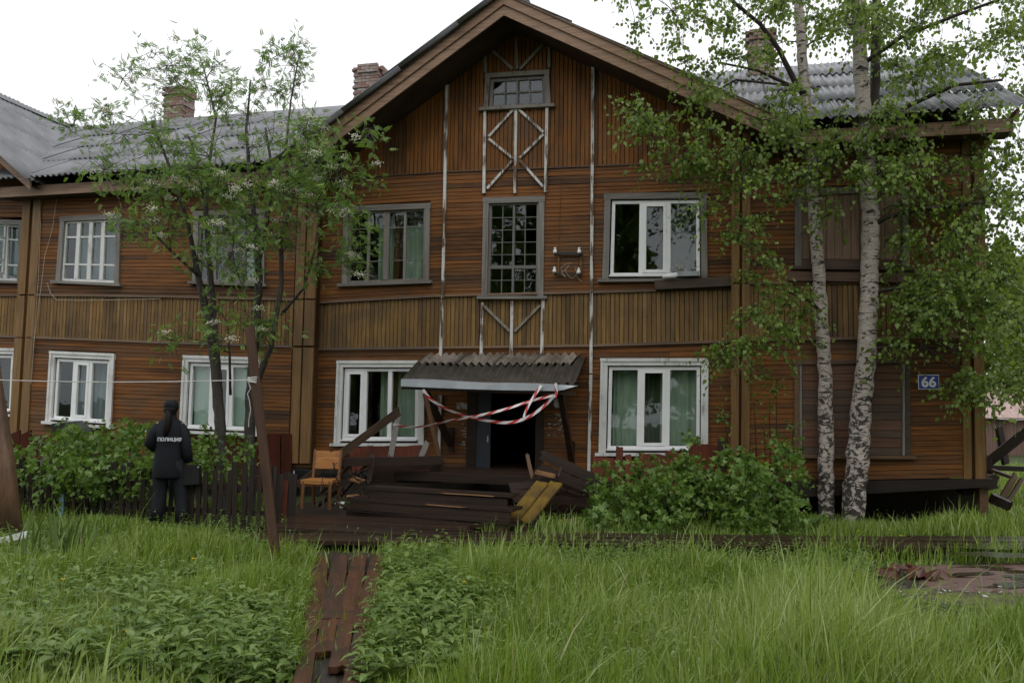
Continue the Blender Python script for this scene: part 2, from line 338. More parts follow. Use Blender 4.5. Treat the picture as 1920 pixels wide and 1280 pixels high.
# ------------------------------------------------------------------ ground
def gheight(x, y):
    return 0.05*math.sin(x*0.9+1.3)*math.sin(y*0.7) + 0.03*math.sin(x*2.3+y*1.7)
def _groundmat():
    k = NT('soil_and_turf'); c = k.coords((1,1,1)); n = k.noise(c, 0.8, 5, 0.6); n2 = k.noise(c, 9, 5, 0.65)
    col = k.ramp(k.math('ADD', k.math('MULTIPLY', n, 0.5), k.math('MULTIPLY', n2, 0.5)), [(0.36, (0.028,0.024,0.014)), (0.5, (0.035,0.048,0.014)), (0.62, (0.055,0.085,0.02))])
    k.bump(n2, 0.8, 0.04); return k.done(col, 0.8, 0.2)
g = MB(); xs = [-400,-120,-40,-20] + [x*0.5 for x in range(-28, 29)] + [20,40,120,400]; ys = [-400,-120,-30,-10,-2,1,2,3] + [3.5+y*0.5 for y in range(0, 36)] + [24,30,40,60,120,400]
vs = [(x, y, (gheight(x, y) if abs(x) < 15 and 3 < y < 22 else 0) - 0.03) for y in ys for x in xs]; nx = len(xs)
g.add(vs, [(j*nx+i, j*nx+i+1, (j+1)*nx+i+1, (j+1)*nx+i) for j in range(len(ys)-1) for i in range(nx-1)], 0.5)
o = g.build('ground', _groundmat(), smooth=True); o['kind'] = 'structure'

# ------------------------------------------------------------------ the house
hb = H(0, 0, 0)
house = empty('wooden_apartment_house', hb, 'two-storey brown timber apartment house with a front gable, sagging over its broken porch', 'house', rz=-PSI)
DC = 0.2                                     # the gabled middle stands this much behind the wings
boards = {'siding_board': [], 'gable_board': [], 'belt_board': []}
def qp(q, s, t):                             # point of a quad (TL, TR, BR, BL) given as (u, z)
    a = (lerp(q[0][0], q[1][0], s), lerp(q[0][1], q[1][1], s)); b = (lerp(q[3][0], q[2][0], s), lerp(q[3][1], q[2][1], s))
    return (lerp(a[0], b[0], t), lerp(a[1], b[1], t))
def quad(px, d): return [F(x, y, d) for x, y in px]
holes = {}                                   # section -> list of quads
def hole_spans(qs, z):
    out = []
    for q in qs:
        zt = max(q[0][1], q[1][1]); zb = min(q[2][1], q[3][1])
        if zb < z < zt:
            t = (zt - z)/(zt - zb); out.append((lerp(q[0][0], q[3][0], t), lerp(q[1][0], q[2][0], t)))
    return sorted(out)
def v_spans(qs, u):
    out = []
    for q in qs:
        ul = min(q[0][0], q[3][0]); ur = max(q[1][0], q[2][0])
        if ul < u < ur:
            s = (u-ul)/(ur-ul); out.append((lerp(q[3][1], q[2][1], s), lerp(q[0][1], q[1][1], s)))
    return sorted(out)
def cutspans(a, b, sp):
    segs = []; cur = a
    for x0, x1 in sp:
        if x1 <= cur or x0 >= b: continue
        if x0 > cur: segs.append((cur, x0))
        cur = max(cur, x1)
    if cur < b: segs.append((cur, b))
    return [s for s in segs if s[1]-s[0] > 0.015]
def zone_z(L, R, u):                         # height of the line L-R at u
    return lerp(L[1], R[1], (u-L[0])/(R[0]-L[0]))
def poly_z(pts, u):
    for a, b in zip(pts, pts[1:]):
        if u <= b[0] or b is pts[-1]: return zone_z(a, b, u)
def hboards(u0, u1, top, bot, d, pitch, qs, cuts=(), kind='siding_board', mat='siding', clip=None):
    """horizontal boards between two lines (lists of (u, z)); qs = window openings, cuts = board ends"""
    um = (u0+u1)/2; n = max(1, round((poly_z(top, um)-poly_z(bot, um))/pitch))
    edges = [0.0]
    for i in range(n): edges.append(edges[-1] + random.uniform(0.82, 1.18))
    edges = [e/edges[-1] for e in edges]
    for i in range(n):
        ta, tb = edges[i], edges[i+1]; zz = lambda u, t: lerp(poly_z(bot, u), poly_z(top, u), t)
        zm = zz(um, (ta+tb)/2)
        sp = []
        for q in qs:
            uc = (q[0][0]+q[1][0])/2; sp += hole_spans([q], zz(uc, (ta+tb)/2))
        for a, b in cutspans(u0, u1, sorted(sp)):
            pts = [a] + [c for c in cuts if a+0.1 < c < b-0.1] + [b]
            fin = []
            for p0, p1 in zip(pts, pts[1:]):
                if p1-p0 > 1.6 and random.random() < 0.45:
                    c = lerp(p0, p1, random.uniform(0.25, 0.75)); fin += [(p0, c-0.0015), (c+0.0015, p1)]
                else: fin.append((p0, p1))
            for p0, p1 in fin:
                j = random.uniform(-0.003, 0.002); w0 = random.uniform(-.0015,.0015); w1 = random.uniform(-.0015,.0015)
                prof = []
                for u, w in ((p0, w0), (p1, w1)):
                    z0 = zz(u, ta)+w+0.001; z1 = zz(u, tb)+w
                    if clip: z0 = max(z0, clip(u)); z1 = max(z1, clip(u))
                    prof.append([(u, d, z0), (u, d-0.025+j, z0+0.002), (u, d-0.0215+j, z1-0.0055), (u, d, z1)])
                if prof[0][3][2]-prof[0][0][2] < 0.01 and prof[1][3][2]-prof[1][0][2] < 0.01: continue
                A, B = prof
                boards[kind].append(((p1-p0)*(zz(um, tb)-zz(um, ta)), A+B, [(0,1,2,3),(7,6,5,4),(0,4,5,1),(1,5,6,2),(2,6,7,3),(3,7,4,0)], mat))
def vboards(u0, u1, top, bot, d, pitch, qs=(), kind='belt_board', mat='belt'):
    n = max(1, round((u1-u0)/pitch)); w = (u1-u0)/n
    for i in range(n):
        a = u0+i*w+0.0015; b = u0+(i+1)*w-0.0015; um = (a+b)/2
        for z0, z1 in cutspans(poly_z(bot, um), poly_z(top, um), v_spans(qs, um)):
            full0 = abs(z0-poly_z(bot, um)) < 1e-6; full1 = abs(z1-poly_z(top, um)) < 1e-6
            j = random.uniform(-0.003, 0.003); p = []
            for e in (0, 1):
                za = (poly_z(bot, a) if full0 else z0) if e == 0 else (poly_z(top, a) if full1 else z1)
                zb = (poly_z(bot, b) if full0 else z0) if e == 0 else (poly_z(top, b) if full1 else z1)
                p += [(a, d, za), (a+0.0055, d-0.024+j, za), (b-0.0055, d-0.024+j, zb), (b, d, zb)]
            boards[kind].append(((z1-z0)*(b-a), p, [(0,1,2,3),(7,6,5,4),(0,4,5,1),(1,5,6,2),(2,6,7,3),(3,7,4,0)], mat))
back = MB()
def backing(u0, u1, top, bot, d, qs):        # the log wall behind the cladding, with its openings
    us = sorted({u0, u1} | {min(max(x, u0), u1) for q in qs for x in (max(q[0][0], q[3][0])+0.03, min(q[1][0], q[2][0])-0.03)} | {p[0] for p in top+bot if u0 < p[0] < u1})
    for a, b in zip(us, us[1:]):
        if b-a < 1e-3: continue
        um = (a+b)/2; sp = sorted((min(q[2][1], q[3][1])+0.03, max(q[0][1], q[1][1])-0.03) for q in qs if max(q[0][0], q[3][0])+0.02 < um < min(q[1][0], q[2][0])-0.02)
        lo, hi = min(poly_z(bot, a), poly_z(bot, b)), max(poly_z(top, a), poly_z(top, b))
        for z0, z1 in cutspans(lo, hi, sp):
            ca = lambda z, u: poly_z(top, u) if abs(z-hi) < 1e-6 else (poly_z(bot, u) if abs(z-lo) < 1e-6 else z)
            back.hexa([(a, d+.002, ca(z0, a)), (b, d+.002, ca(z0, b)), (b, d+.14, ca(z0, b)), (a, d+.14, ca(z0, a)), (a, d+.002, ca(z1, a)), (b, d+.002, ca(z1, b)), (b, d+.14, ca(z1, b)), (a, d+.14, ca(z1, a))], 0.5)

# ---- windows: outer casing corners measured on the wall
WIN = [
 # px quad (TL,TR,BR,BL), section, plane, style
 dict(px=((647,388),(808,382),(806,527),(643,533)), sec='C', d=DC, st='old4', cur='curtain'),
 dict(px=((908,372),(1022,369),(1020,556),(904,556)), sec='C', d=DC, st='stair'),
 dict(px=((1135,364),(1325,362),(1327,523),(1130,524)), sec='C', d=DC, st='pvcgrey', cur='darkcurtain'),
 dict(px=((636,678),(797,678),(796,830),(630,830)), sec='C', d=DC, st='pvcleft', cur='curtain'),
 dict(px=((1129,674),(1327,674),(1326,848),(1125,848)), sec='C', d=DC, st='pvcmid', cur='curtain'),
 dict(px=((912,140),(1030,133),(1034,198),(908,205)), sec='C', d=DC, st='attic'),
 dict(px=((117,407),(230,401),(226,532),(108,527)), sec='L', d=0, st='old4w', cur='curtainblue'),
 dict(px=((366,397),(499,391),(498,533),(364,528)), sec='L', d=0, st='old4', cur='darkcurtain'),
 dict(px=((99,660),(218,665),(211,798),(91,789)), sec='L', d=0, st='pvcmid', cur='curtainblue'),
 dict(px=((348,668),(488,672),(486,812),(341,806)), sec='L', d=0, st='pvcmid', cur='blind'),
 dict(px=((-62,410),(47,414),(44,528),(-68,524)), sec='B', d=DC, st='old4w', cur='curtainblue'),
 dict(px=((-80,653),(36,655),(31,776),(-88,772)), sec='B', d=DC, st='pvcmid', cur='darkcurtain'),
 dict(px=((1490,355),(1702,350),(1704,502),(1490,500)), sec='R', d=0, st='boardv'),
 dict(px=((1489,676),(1706,672),(1706,853),(1489,851)), sec='R', d=0, st='boardh'),
]
for w in WIN:
    w['q'] = quad(w['px'], w['d']); holes.setdefault(w['sec'], []).append(w['q'])
door_q = quad(((882,735),(1012,735),(1010,906),(884,906)), DC)
holes['C'].append(door_q)

# ---- centre
uL, uR = F(590,650,0)[0], 0.06
cg = [F(590,339,DC), F(835,323,DC), F(1300,305,DC), F(1372,302,DC)]
cu = [F(590,568,DC), F(820,555,DC), F(1110,548,DC), F(1372,541,DC)]
cl = [F(590,655,DC), F(820,652,DC), F(1110,648,DC), F(1372,640,DC)]
cb = [(uL-0.2, 0.62), (uR+0.2, 0.62)]
batL = [F(840,150,DC), F(825,890,DC)]; batR = [F(1113,128,DC), F(1105,882,DC)]
cutsC = [(batL[0][0]+batL[1][0])/2, (batR[0][0]+batR[1][0])/2]
hboards(uL, uR, cg, cu, DC, 0.0735, holes['C'], cutsC)
hboards(uL, uR, cl, cb, DC, 0.0735, holes['C'], cutsC)
vboards(uL, uR, cu, cl, DC, 0.079, holes['C'])
APX = F(945,-6,-0.8); RKL = (APX[0]-(APX[0]-F(640,225,-0.8)[0])*1.42, APX[1]-(APX[1]-F(640,225,-0.8)[1])*1.42); RKR = F(1480,232,-0.8)
gtop = [(RKL[0], RKL[1]-0.16), (APX[0], APX[1]-0.16), (RKR[0], RKR[1]-0.16)]
vboards(uL, uR, gtop, cg, DC, 0.079, holes['C'], 'gable_board', 'gable')
backing(uL, uR, gtop, cg, DC, holes['C']); backing(uL, uR, cg, cl, DC, holes['C']); backing(uL, uR, cl, cb, DC, holes['C'])
# ---- left wing
lu0, lu1 = F(62,640,0)[0], F(549,640,0)[0]
lt = [(lu0, 6.12), (lu1, 6.02)]
lm = [F(50,553,0), F(300,556,0), F(555,562,0)]; ll = [F(50,632,0), F(300,642,0), F(555,650,0)]; lb = [(lu0-.5, 0.55), (lu1+.5, 0.55)]
hboards(lu0, lu1, lt, lm, 0, 0.076, holes['L']); hboards(lu0, lu1, ll, lb, 0, 0.076, holes['L']); vboards(lu0, lu1, lm, ll, 0, 0.08)
backing(lu0-.4, uL, lt, ll, 0, holes['L']); backing(lu0-.4, uL, ll, lb, 0, holes['L'])
# ---- right wing
ru0, ru1 = F(1404,640,0)[0], F(1810,640,0)[0]
rt_ = [(ru0, 6.1), (ru1, 6.1)]
rm = [F(1404,531,0), F(1815,530,0)]; rl = [F(1404,637,0), F(1815,632,0)]; rb = [(ru0-.2, 0.55), (ru1+.2, 0.75)]
hboards(ru0, ru1, rt_, rm, 0, 0.078, holes['R']); hboards(ru0, ru1, rl, rb, 0, 0.078, holes['R']); vboards(ru0, ru1, rm, rl, 0, 0.08)
backing(uR, ru1+.25, rt_, rl, 0, holes['R']); backing(uR, ru1+.25, rl, rb, 0, holes['R'])
# ---- far left bay
bu0, bu1 = F(-130,640,DC)[0], F(36,640,DC)[0]
bt = [F(-130,372,DC), F(60,375,DC)]; bm_ = [F(-130,556,DC), F(60,553,DC)]; bl_ = [F(-130,628,DC), F(60,632,DC)]; bb = [(bu0-1, 0.55), (bu1+1, 0.55)]
hboards(bu0, bu1, bt, bm_, DC, 0.078, holes['B']); hboards(bu0, bu1, bl_, bb, DC, 0.078, holes['B']); vboards(bu0, bu1, bm_, bl_, DC, 0.08)
bgt = [(bu0, 9.0), (bu0+0.4, 9.0), (bu1+0.6, 6.1)]
vboards(bu0, bu1, [(-17.4, 9.0), (-13.6, 6.0)], bt, DC, 0.08, (), 'gable_board', 'gable')
backing(bu0, lu0-.3, [(-17.4, 9.0), (-13.6, 6.0)], bt, DC, []); backing(bu0, lu0-.3, bt, bl_, DC, holes['B']); backing(bu0, lu0-.3, bl_, bb, DC, holes['B'])
# ---- side and back walls, floors: closed box behind the cladding
back.box((ru1+0.12, 0.142, 0.7), (ru1+0.26, 9.0, 6.2)); back.box((bu0, 8.9, 0.5), (ru1+0.26, 9.04, 6.2)); back.box((bu0-0.14, 0.35, 0.5), (bu0, 9.0, 6.2))
back.box((bu0, 0.36, 3.18), (ru1+0.1, 8.88, 3.32)); back.box((bu0, 0.36, 0.5), (ru1+0.1, 8.88, 0.62)); back.box((bu0, 0.36, 6.1), (ru1+0.1, 8.88, 6.18))
back.box((uL-0.12, 0.0, 0.6), (uL, 0.2, 6.0)); back.box((uR, 0.003, 0.6), (uR+0.12, 0.2, 6.0))
for u in (-11, -7.9, -6.1, -2.6, 0.1): back.box((u, 0.37, 0.63), (u+0.1, 8.87, 3.17)); back.box((u, 0.37, 3.33), (u+0.1, 8.87, 6.09))
back.build('log_wall', MT['logs'], house)
# the right gable end of the main roof, boarded
sb = MB(); z0 = 6.2
for i in range(60):
    d0 = 0.15+i*0.148; zt = 6.2+2.75*(1-abs(d0+0.07-4.5)/4.5); sb.box((ru1+0.262, d0, 0.8), (ru1+0.29, d0+0.143, max(zt, 6.0)))
o = sb.build('end_cladding', MT['gable'], house); o['kind'] = 'stuff'

for kind, lst in boards.items():
    lst.sort(key=lambda b: -b[0]); rest = {}
    for i, (ar, v, f, m) in enumerate(lst):
        if i < 300:
            mb = MB(); mb.add(v, f); mb.build(kind, MT[m], house)
        else: rest.setdefault(m, MB()).add(v, f)
    for m, mb in rest.items():
        o = mb.build(kind, MT[m], house); o['kind'] = 'stuff'

# ---- windows
def qbox(mb, q, s0, s1, t0, t1, d0, d1, rnd=None):
    c = [qp(q, s, t) for s, t in ((s0, t1), (s1, t1), (s1, t0), (s0, t0))]
    mb.hexa([(c[0][0], d0, c[0][1]), (c[1][0], d0, c[1][1]), (c[1][0], d1, c[1][1]), (c[0][0], d1, c[0][1]),
             (c[3][0], d0, c[3][1]), (c[2][0], d0, c[2][1]), (c[2][0], d1, c[2][1]), (c[3][0], d1, c[3][1])], rnd)
def curtain(q, s0, s1, t0, t1, d, m, parent, folds=9, amp=0.03):
    n = folds*6; V = []; Fc = []
    for i in range(n+1):
        s = lerp(s0, s1, i/n); w = amp*math.sin(i/6*2*math.pi+1.3*math.sin(i*0.13))*(0.6+0.4*math.sin(i*0.31))
        for t in (t0, t1):
            u, z = qp(q, s, t); V.append((u, d+w, z)); V.append((u, d+w+0.012, z))
    for i in range(n):
        a = i*4; b = a+4; Fc += [(a, b, b+2, a+2), (a+1, a+3, b+3, b+1)]
    mb = MB(); mb.add(V, Fc, 0.5); mb.build('curtain', m, parent, smooth=True)
def window(w):
    q, d, st = w['q'], w['d'], w['st']
    Wd = q[1][0]-q[0][0]; Hh = q[0][1]-q[3][1]; a = lambda m_: m_/Wd; b = lambda m_: m_/Hh
    cw = 0.105
    out = {'old4': 'grey', 'old4w': 'grey', 'stair': 'grey', 'attic': 'chipgrey', 'pvcgrey': 'grey', 'pvcleft': 'white', 'pvcmid': 'white', 'boardv': 'grey', 'boardh': 'boardupv'}[st]
    if st == 'boardh': out = 'trim'
    win = MB()
    if st.startswith('board'):
        # lining behind the boards so that nothing of the room shows
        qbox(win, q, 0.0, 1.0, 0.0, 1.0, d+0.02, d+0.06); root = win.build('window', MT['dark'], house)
    else:
        fr = 'pvc' if st.startswith('pvc') else ('white' if st == 'old4w' else 'grey')
        f = a(0.055); g_ = b(0.055); s0, s1, t0, t1 = a(cw)-.012, 1-a(cw)+.012, b(cw)-.012, .998
        if st.startswith('pvc'): s0, s1, t0, t1 = a(cw+.02), 1-a(cw+.02), b(cw+.02), 1-b(cw*0.55)
        e0, e1 = d-0.012, d+0.055
        qbox(win, q, s0, s0+f, t0, t1, e0, e1); qbox(win, q, s1-f, s1, t0, t1, e0, e1); qbox(win, q, s0+f, s1-f, t0, t0+g_, e0, e1); qbox(win, q, s0+f, s1-f, t1-g_, t1, e0, e1)
        root = win.build('window', MT[fr], house)
        i0, i1, j0, j1 = s0+f, s1-f, t0+g_, t1-g_
    # casing boards
    def piece(nm, m, *args, **kw):
        mb = MB(); qbox(mb, q, *args); return mb.build(nm, m, kw.get('parent', root))
    c0 = a(cw); r0 = b(cw)
    if st == 'boardh': c0, r0 = a(0.07), b(0.07)
    if st == 'attic': c0, r0 = a(0.085), b(0.085)
    MX = MT['greyx'] if out == 'grey' else MT[out]
    piece('casing', MT[out], 0, c0, r0, 1, d-0.062, d-0.004); piece('casing', MT[out], 1-c0, 1, r0, 1, d-0.062, d-0.004)
    piece('casing', MX, -0.01, 1.01, 0, r0, d-0.066, d-0.002)
    if out == 'white':                       # moulded outer edge
        piece('moulding', MT['white'], -0.012, 1.012, -b(0.02), b(0.035), d-0.085, d-0.067)
        piece('moulding', MT['white'], -0.008, a(0.035), b(0.036), 1, d-0.08, d-0.063); piece('moulding', MT['white'], 1-a(0.035), 1.008, b(0.036), 1, d-0.08, d-0.063)
    sm = MT['trim'] if st in ('boardh', 'boardv') else (MT['white'] if out == 'white' else MX)
    piece('sill', sm, -a(0.07), 1+a(0.07), 1.001, 1+b(0.055), d-0.12, d+0.0)
    panes = []
    if st == 'boardh':
        piece('inner_stop', MT['grey'], c0+.004, c0+a(0.045), r0, 1, d-0.05, d+0.005); piece('inner_stop', MT['grey'], 1-c0-a(0.045), 1-c0-.004, r0, 1, d-0.05, d+0.005)
        ed = [0]
        while ed[-1] < 1: ed.append(ed[-1]+random.uniform(0.075, 0.115))
        ed = [e/ed[-1] for e in ed]
        for k, (x, y) in enumerate(zip(ed, ed[1:])):
            t0, t1 = lerp(r0, 1, x)+.003, lerp(r0, 1, y)-.002; sp = [(0, 1)] if k not in (3, 8) else [(0, 0.62), (0.625, 1)]
            for p0, p1 in sp:
                piece('plank', MT['boardup'], lerp(c0+a(.05), 1-c0-a(.05), p0), lerp(c0+a(.05), 1-c0-a(.05), p1), t0, t1, d-0.03+random.uniform(-.006,.004), d+0.012)
        return
    if st == 'boardv':
        n = 12
        for k in range(n):
            piece('plank', MT['boardupv'], lerp(c0, 1-c0, k/n)+.002, lerp(c0, 1-c0, (k+1)/n)-.002, r0, 0.9, d-0.032+random.uniform(-.005,.005), d+0.012)
        piece('plank', MT['boardup'], c0, 1-c0, 0.905, 1, d-0.05, d+0.012)
        piece('apron', MT['boardup'], -0.06, 1.0, 1.075, 1.19, d-0.1, d-0.028)
        return
    fm = MT['pvc'] if st.startswith('pvc') else MT['white'] if st == 'old4w' else MT['grey']
    if st == 'stair': fm = MT['stairbar']
    def bars(vs, hs_, wv, wh, e0=d-0.008, e1=d+0.04, nm='glazing_bar'):
        for v in vs: piece(nm, fm, v-a(wv)/2, v+a(wv)/2, j0, j1, e0, e1)
        for v in hs_: piece(nm, fm, i0, i1, v-b(wh)/2, v+b(wh)/2, e0+.003, e1-.003)
    if st in ('old4', 'old4w'):
        m1 = (i0+i1)/2
        if st == 'old4':
            bars([m1], [], 0.11, 0, d-0.02); bars([lerp(i0, m1, .5), lerp(m1, i1, .5)], [], 0.05, 0); bars([], [lerp(j0, j1, .23), lerp(j0, j1, .72)], 0, 0.014)
            cols = [i0, lerp(i0, m1, .5), m1, lerp(m1, i1, .5), i1]
        else:
            cols = [lerp(i0, i1, k/4) for k in range(5)]; bars(cols[1:4], [], 0.085, 0, d-0.02); bars([], [lerp(j0, j1, .25), lerp(j0, j1, .74)], 0, 0.035)
        rows = [j0, lerp(j0, j1, .24), lerp(j0, j1, .73), j1]
        panes = [(c, c2, r, r2) for c, c2 in zip(cols, cols[1:]) for r, r2 in zip(rows, rows[1:])]
    elif st == 'stair':
        cols = [lerp(i0, i1, k/4) for k in range(5)]; jm = lerp(j0, j1, .705)
        rows = [lerp(j0, jm, k/5) for k in range(6)] + [lerp(jm, j1, .5), j1]
        bars([cols[2]], [jm], 0.04, 0.06, d-0.02); bars([cols[1], cols[3]], [r for k, r in enumerate(rows[1:-1]) if k != 4], 0.014, 0.013)
        panes = [(c, c2, r, r2) for c, c2 in zip(cols, cols[1:]) for r, r2 in zip(rows, rows[1:])]
    elif st == 'attic':
        cols = [lerp(i0, i1, k/4) for k in range(5)]; rows = [j0, (j0+j1)/2, j1]
        bars([cols[2]], [], 0.04, 0, d-0.02); bars([cols[1], cols[3]], [rows[1]], 0.03, 0.025)
        panes = [(c, c2, r, r2) for c, c2 in zip(cols, cols[1:]) for r, r2 in zip(rows, rows[1:])]
    else:
        cols = [i0, lerp(i0, i1, .335), lerp(i0, i1, .665), i1]
        if st == 'pvcleft': cols = [i0, lerp(i0, i1, .27), lerp(i0, i1, .635), i1]
        bars(cols[1:3], [], 0.075, 0, d-0.018, d+0.05, 'mullion')
        k = 0 if st == 'pvcleft' else 1      # the sash that opens has a frame of its own
        x0, x1 = cols[k]+a(.035 if k else 0), cols[k+1]-a(.036); y0, y1 = j0+.002, j1-.002
        sh = MB(); e0, e1 = d-0.03, d+0.03; sw, sv = a(.05), b(.05)
        qbox(sh, q, x0, x0+sw, y0, y1, e0, e1); qbox(sh, q, x1-sw, x1, y0, y1, e0, e1); qbox(sh, q, x0+sw, x1-sw, y0, y0+sv, e0, e1); qbox(sh, q, x0+sw, x1-sw, y1-sv, y1, e0, e1)
        sh.build('sash', MT['pvc'], root)
        piece('ledge', MT['pvc'], i0-a(.06), i1+a(.06), j1+b(.045), j1+b(.075), d-0.10, d-0.014)
        panes = [(c+a(.035 if n else 0), c2-a(.035 if n < 2 else 0), j0, j1) for n, (c, c2) in enumerate(zip(cols, cols[1:]))]
    for (x0, x1, y0, y1) in panes:
        if st == 'stair' and (x0 == cols[3] and y0 == rows[2]): continue     # one pane is gone
        mb = MB(); tl = random.uniform(-.004,.004); tw = random.uniform(-.004,.004); mid = d+0.018
        c = [qp(q, s, t) for s, t in ((x0, y1), (x1, y1), (x1, y0), (x0, y0))]; dd = (mid-tl-tw, mid+tl-tw, mid+tl+tw, mid-tl+tw)
        mb.hexa([(c[0][0], dd[0], c[0][1]), (c[1][0], dd[1], c[1][1]), (c[1][0], dd[1]+.004, c[1][1]), (c[0][0], dd[0]+.004, c[0][1]), (c[3][0], dd[3], c[3][1]), (c[2][0], dd[2], c[2][1]), (c[2][0], dd[2]+.004, c[2][1]), (c[3][0], dd[3]+.004, c[3][1])])
        mb.build('pane', MT['glass'], root)
    cu_ = w.get('cur')
    if cu_ == 'blind':
        mb = MB(); qbox(mb, q, i0, cols[1], j0, j1, d+0.10, d+0.11); qbox(mb, q, lerp(cols[1], cols[2], .6), i1, j0, j1, d+0.10, d+0.11); mb.build('blind', MT['blind'], root)
        curtain(q, cols[1], lerp(cols[1], cols[2], .6), j0, j1, d+0.25, MT['darkcurtain'], root, 3)
    elif cu_ == 'darkcurtain':
        curtain(q, lerp(i0, i1, .6), i1, j0, j1, d+0.25, MT['curtain' if st == 'old4' else 'darkcurtain'], root, 5)
    elif cu_ and st == 'pvcmid' and w['sec'] == 'L':
        curtain(q, lerp(i0, i1, .22), i1, j0, j1, d+0.25, MT[cu_], root, 9)
    elif cu_ and st == 'pvcleft':
        curtain(q, lerp(i0, i1, .42), i1, j0, j1, d+0.25, MT[cu_], root, 8)
    elif cu_ and st == 'pvcmid':
        curtain(q, i0, cols[1], j0, j1, d+0.22, MT[cu_], root, 4); curtain(q, cols[1], lerp(cols[1], cols[2], .7), j0, j1, d+0.3, MT['darkcurtain'], root, 4); curtain(q, lerp(cols[1], cols[2], .7), i1, j0, j1, d+0.22, MT[cu_], root, 5)
    elif cu_ == 'curtain':
        curtain(q, lerp(i0, i1, .3), lerp(i0, i1, .52), j0, j1, d+0.3, MT['curtain'], root, 4); curtain(q, lerp(i0, i1, .66), i1, lerp(j0, j1, .15), j1, d+0.28, MT['curtain'], root, 5)
    elif cu_ == 'curtainblue':
        curtain(q, i0, lerp(i0, i1, .8), j0, j1, d+0.3, MT[cu_], root, 5)
for w in WIN: window(w)

# ---- corner posts (pairs of boards), belts, battens
def vpost(px, d0, d1, m='post', nm='corner_board', plane=0.0):
    q = quad(px, plane); mb = MB(); qbox(mb, q, 0, 1, 0, 1, d0, d1); return mb.build(nm, MT[m], house)
for seg in ((355,552),(555,632),(634,872)):
    y0, y1 = seg; xl = lambda y: lerp(62, 33, (y-350)/480)
    for off, w_ in ((0, 14), (20, 15)):
        vpost(((xl(y0)+off-14, y0), (xl(y0)+off-14+w_, y0), (xl(y1)+off-14+w_, y1), (xl(y1)+off-14, y1)), -0.05, -0.002)
for y0, y1 in ((330,560),(563,648),(652,868)):
    xl = lambda y: lerp(562, 545, (y-350)/510)
    for off, w_ in ((0, 16), (19, 19)):
        vpost(((xl(y0)+off, y0), (xl(y0)+off+w_, y0), (xl(y1)+off+w_, y1), (xl(y1)+off, y1)), -0.05, -0.002)
for y0, y1 in ((240,530),(533,636),(639,895)):
    xl = lambda y: lerp(1370, 1368, (y-350)/510)
    for off, w_ in ((2, 15), (22, 15)):
        vpost(((xl(y0)+off, y0), (xl(y0)+off+w_, y0), (xl(y1)+off+w_, y1), (xl(y1)+off, y1)), -0.05, -0.002)
for y0, y1 in ((240,529),(532,632),(635,906)):
    for off, w_ in ((1806, 15), (1828, 19)):
        vpost(((off-4, y0), (off-4+w_, y0), (off+w_, y1), (off, y1)), -0.05, -0.002)
vpost(((1836,900),(1852,900),(1853,985),(1836,985)), -0.03, 0.2, 'debris', 'foundation_post')
def rail(pts, d, h, dep, m='trim', nm='belt_moulding'):
    for a, b in zip(pts, pts[1:]):
        mb = MB(); mb.hexa([(a[0], d-dep, a[1]-h/2), (b[0], d-dep, b[1]-h/2), (b[0], d-.001, b[1]-h/2), (a[0], d-.001, a[1]-h/2), (a[0], d-dep*0.6, a[1]+h/2), (b[0], d-dep*0.6, b[1]+h/2), (b[0], d-.001, b[1]+h/2), (a[0], d-.001, a[1]+h/2)])
        mb.build(nm, MT[m], house)
def clipu(pts, u0, u1): return [(u0, poly_z(pts, u0))] + [p for p in pts if u0 < p[0] < u1] + [(u1, poly_z(pts, u1))]
for pts, (u0, u1), d in ((cu, (uL, uR), DC), (cl, (uL, uR), DC), (lm, (lu0, lu1), 0), (ll, (lu0, lu1), 0), (rm, (ru0, ru1), 0), (rl, (ru0, ru1), 0), (bm_, (bu0, bu1), DC), (bl_, (bu0, bu1), DC)):
    rail(clipu(pts, u0, u1), d, 0.045, 0.065)
rail(clipu(cg, uL, uR), DC, 0.03, 0.05); rail(clipu(bt, bu0, bu1), DC, 0.03, 0.05)
def batten(p0, p1, w=0.052, dep=0.05, m='chip', nm='batten', d=DC):
    a = F(*p0, d); b = F(*p1, d); L = math.hypot(b[0]-a[0], b[1]-a[1]); n = (-(b[1]-a[1])/L*w/2, (b[0]-a[0])/L*w/2)
    mb = MB(); d0, d1 = d-0.026-dep, d-0.03
    v = [(a[0]+n[0], d0, a[1]+n[1]), (b[0]+n[0], d0, b[1]+n[1]), (b[0]+n[0], d1, b[1]+n[1]), (a[0]+n[0], d1, a[1]+n[1]), (a[0]-n[0], d0, a[1]-n[1]), (b[0]-n[0], d0, b[1]-n[1]), (b[0]-n[0], d1, b[1]-n[1]), (a[0]-n[0], d1, a[1]-n[1])]
    mb.hexa(v); return mb.build(nm, MT[m], house, fix=True)
batten((840,148),(832,560)); batten((832,562),(828,668)); batten((828,740),(824,892)); batten((1113,124),(1110,548)); batten((1110,550),(1109,700)); batten((1109,702),(1105,882))
batten((912,96),(912,139),m='chipgrey'); batten((1030,80),(1031,130),m='chipgrey'); batten((970,76),(971,133),m='chipgrey'); batten((919,93),(963,132),dep=.045,m='chipgrey'); batten((1025,80),(977,132),dep=.045,m='chipgrey')
batten((911,210),(909,364)); batten((969,207),(967,364)); batten((1027,203),(1024,362))
for a, b in (((964,207),(918,258)), ((974,207),(1020,250)), ((918,262),(963,299)), ((1020,254),(976,298)), ((962,303),(915,355)), ((976,302),(1020,352))): batten(a, b, 0.045, 0.042)
batten((906,568),(904,665)); batten((962,565),(960,665)); batten((1020,562),(1017,665))
batten((909,574),(957,621), 0.045, 0.042, 'chipgrey'); batten((1014,573),(966,622), 0.045, 0.042, 'chipgrey')
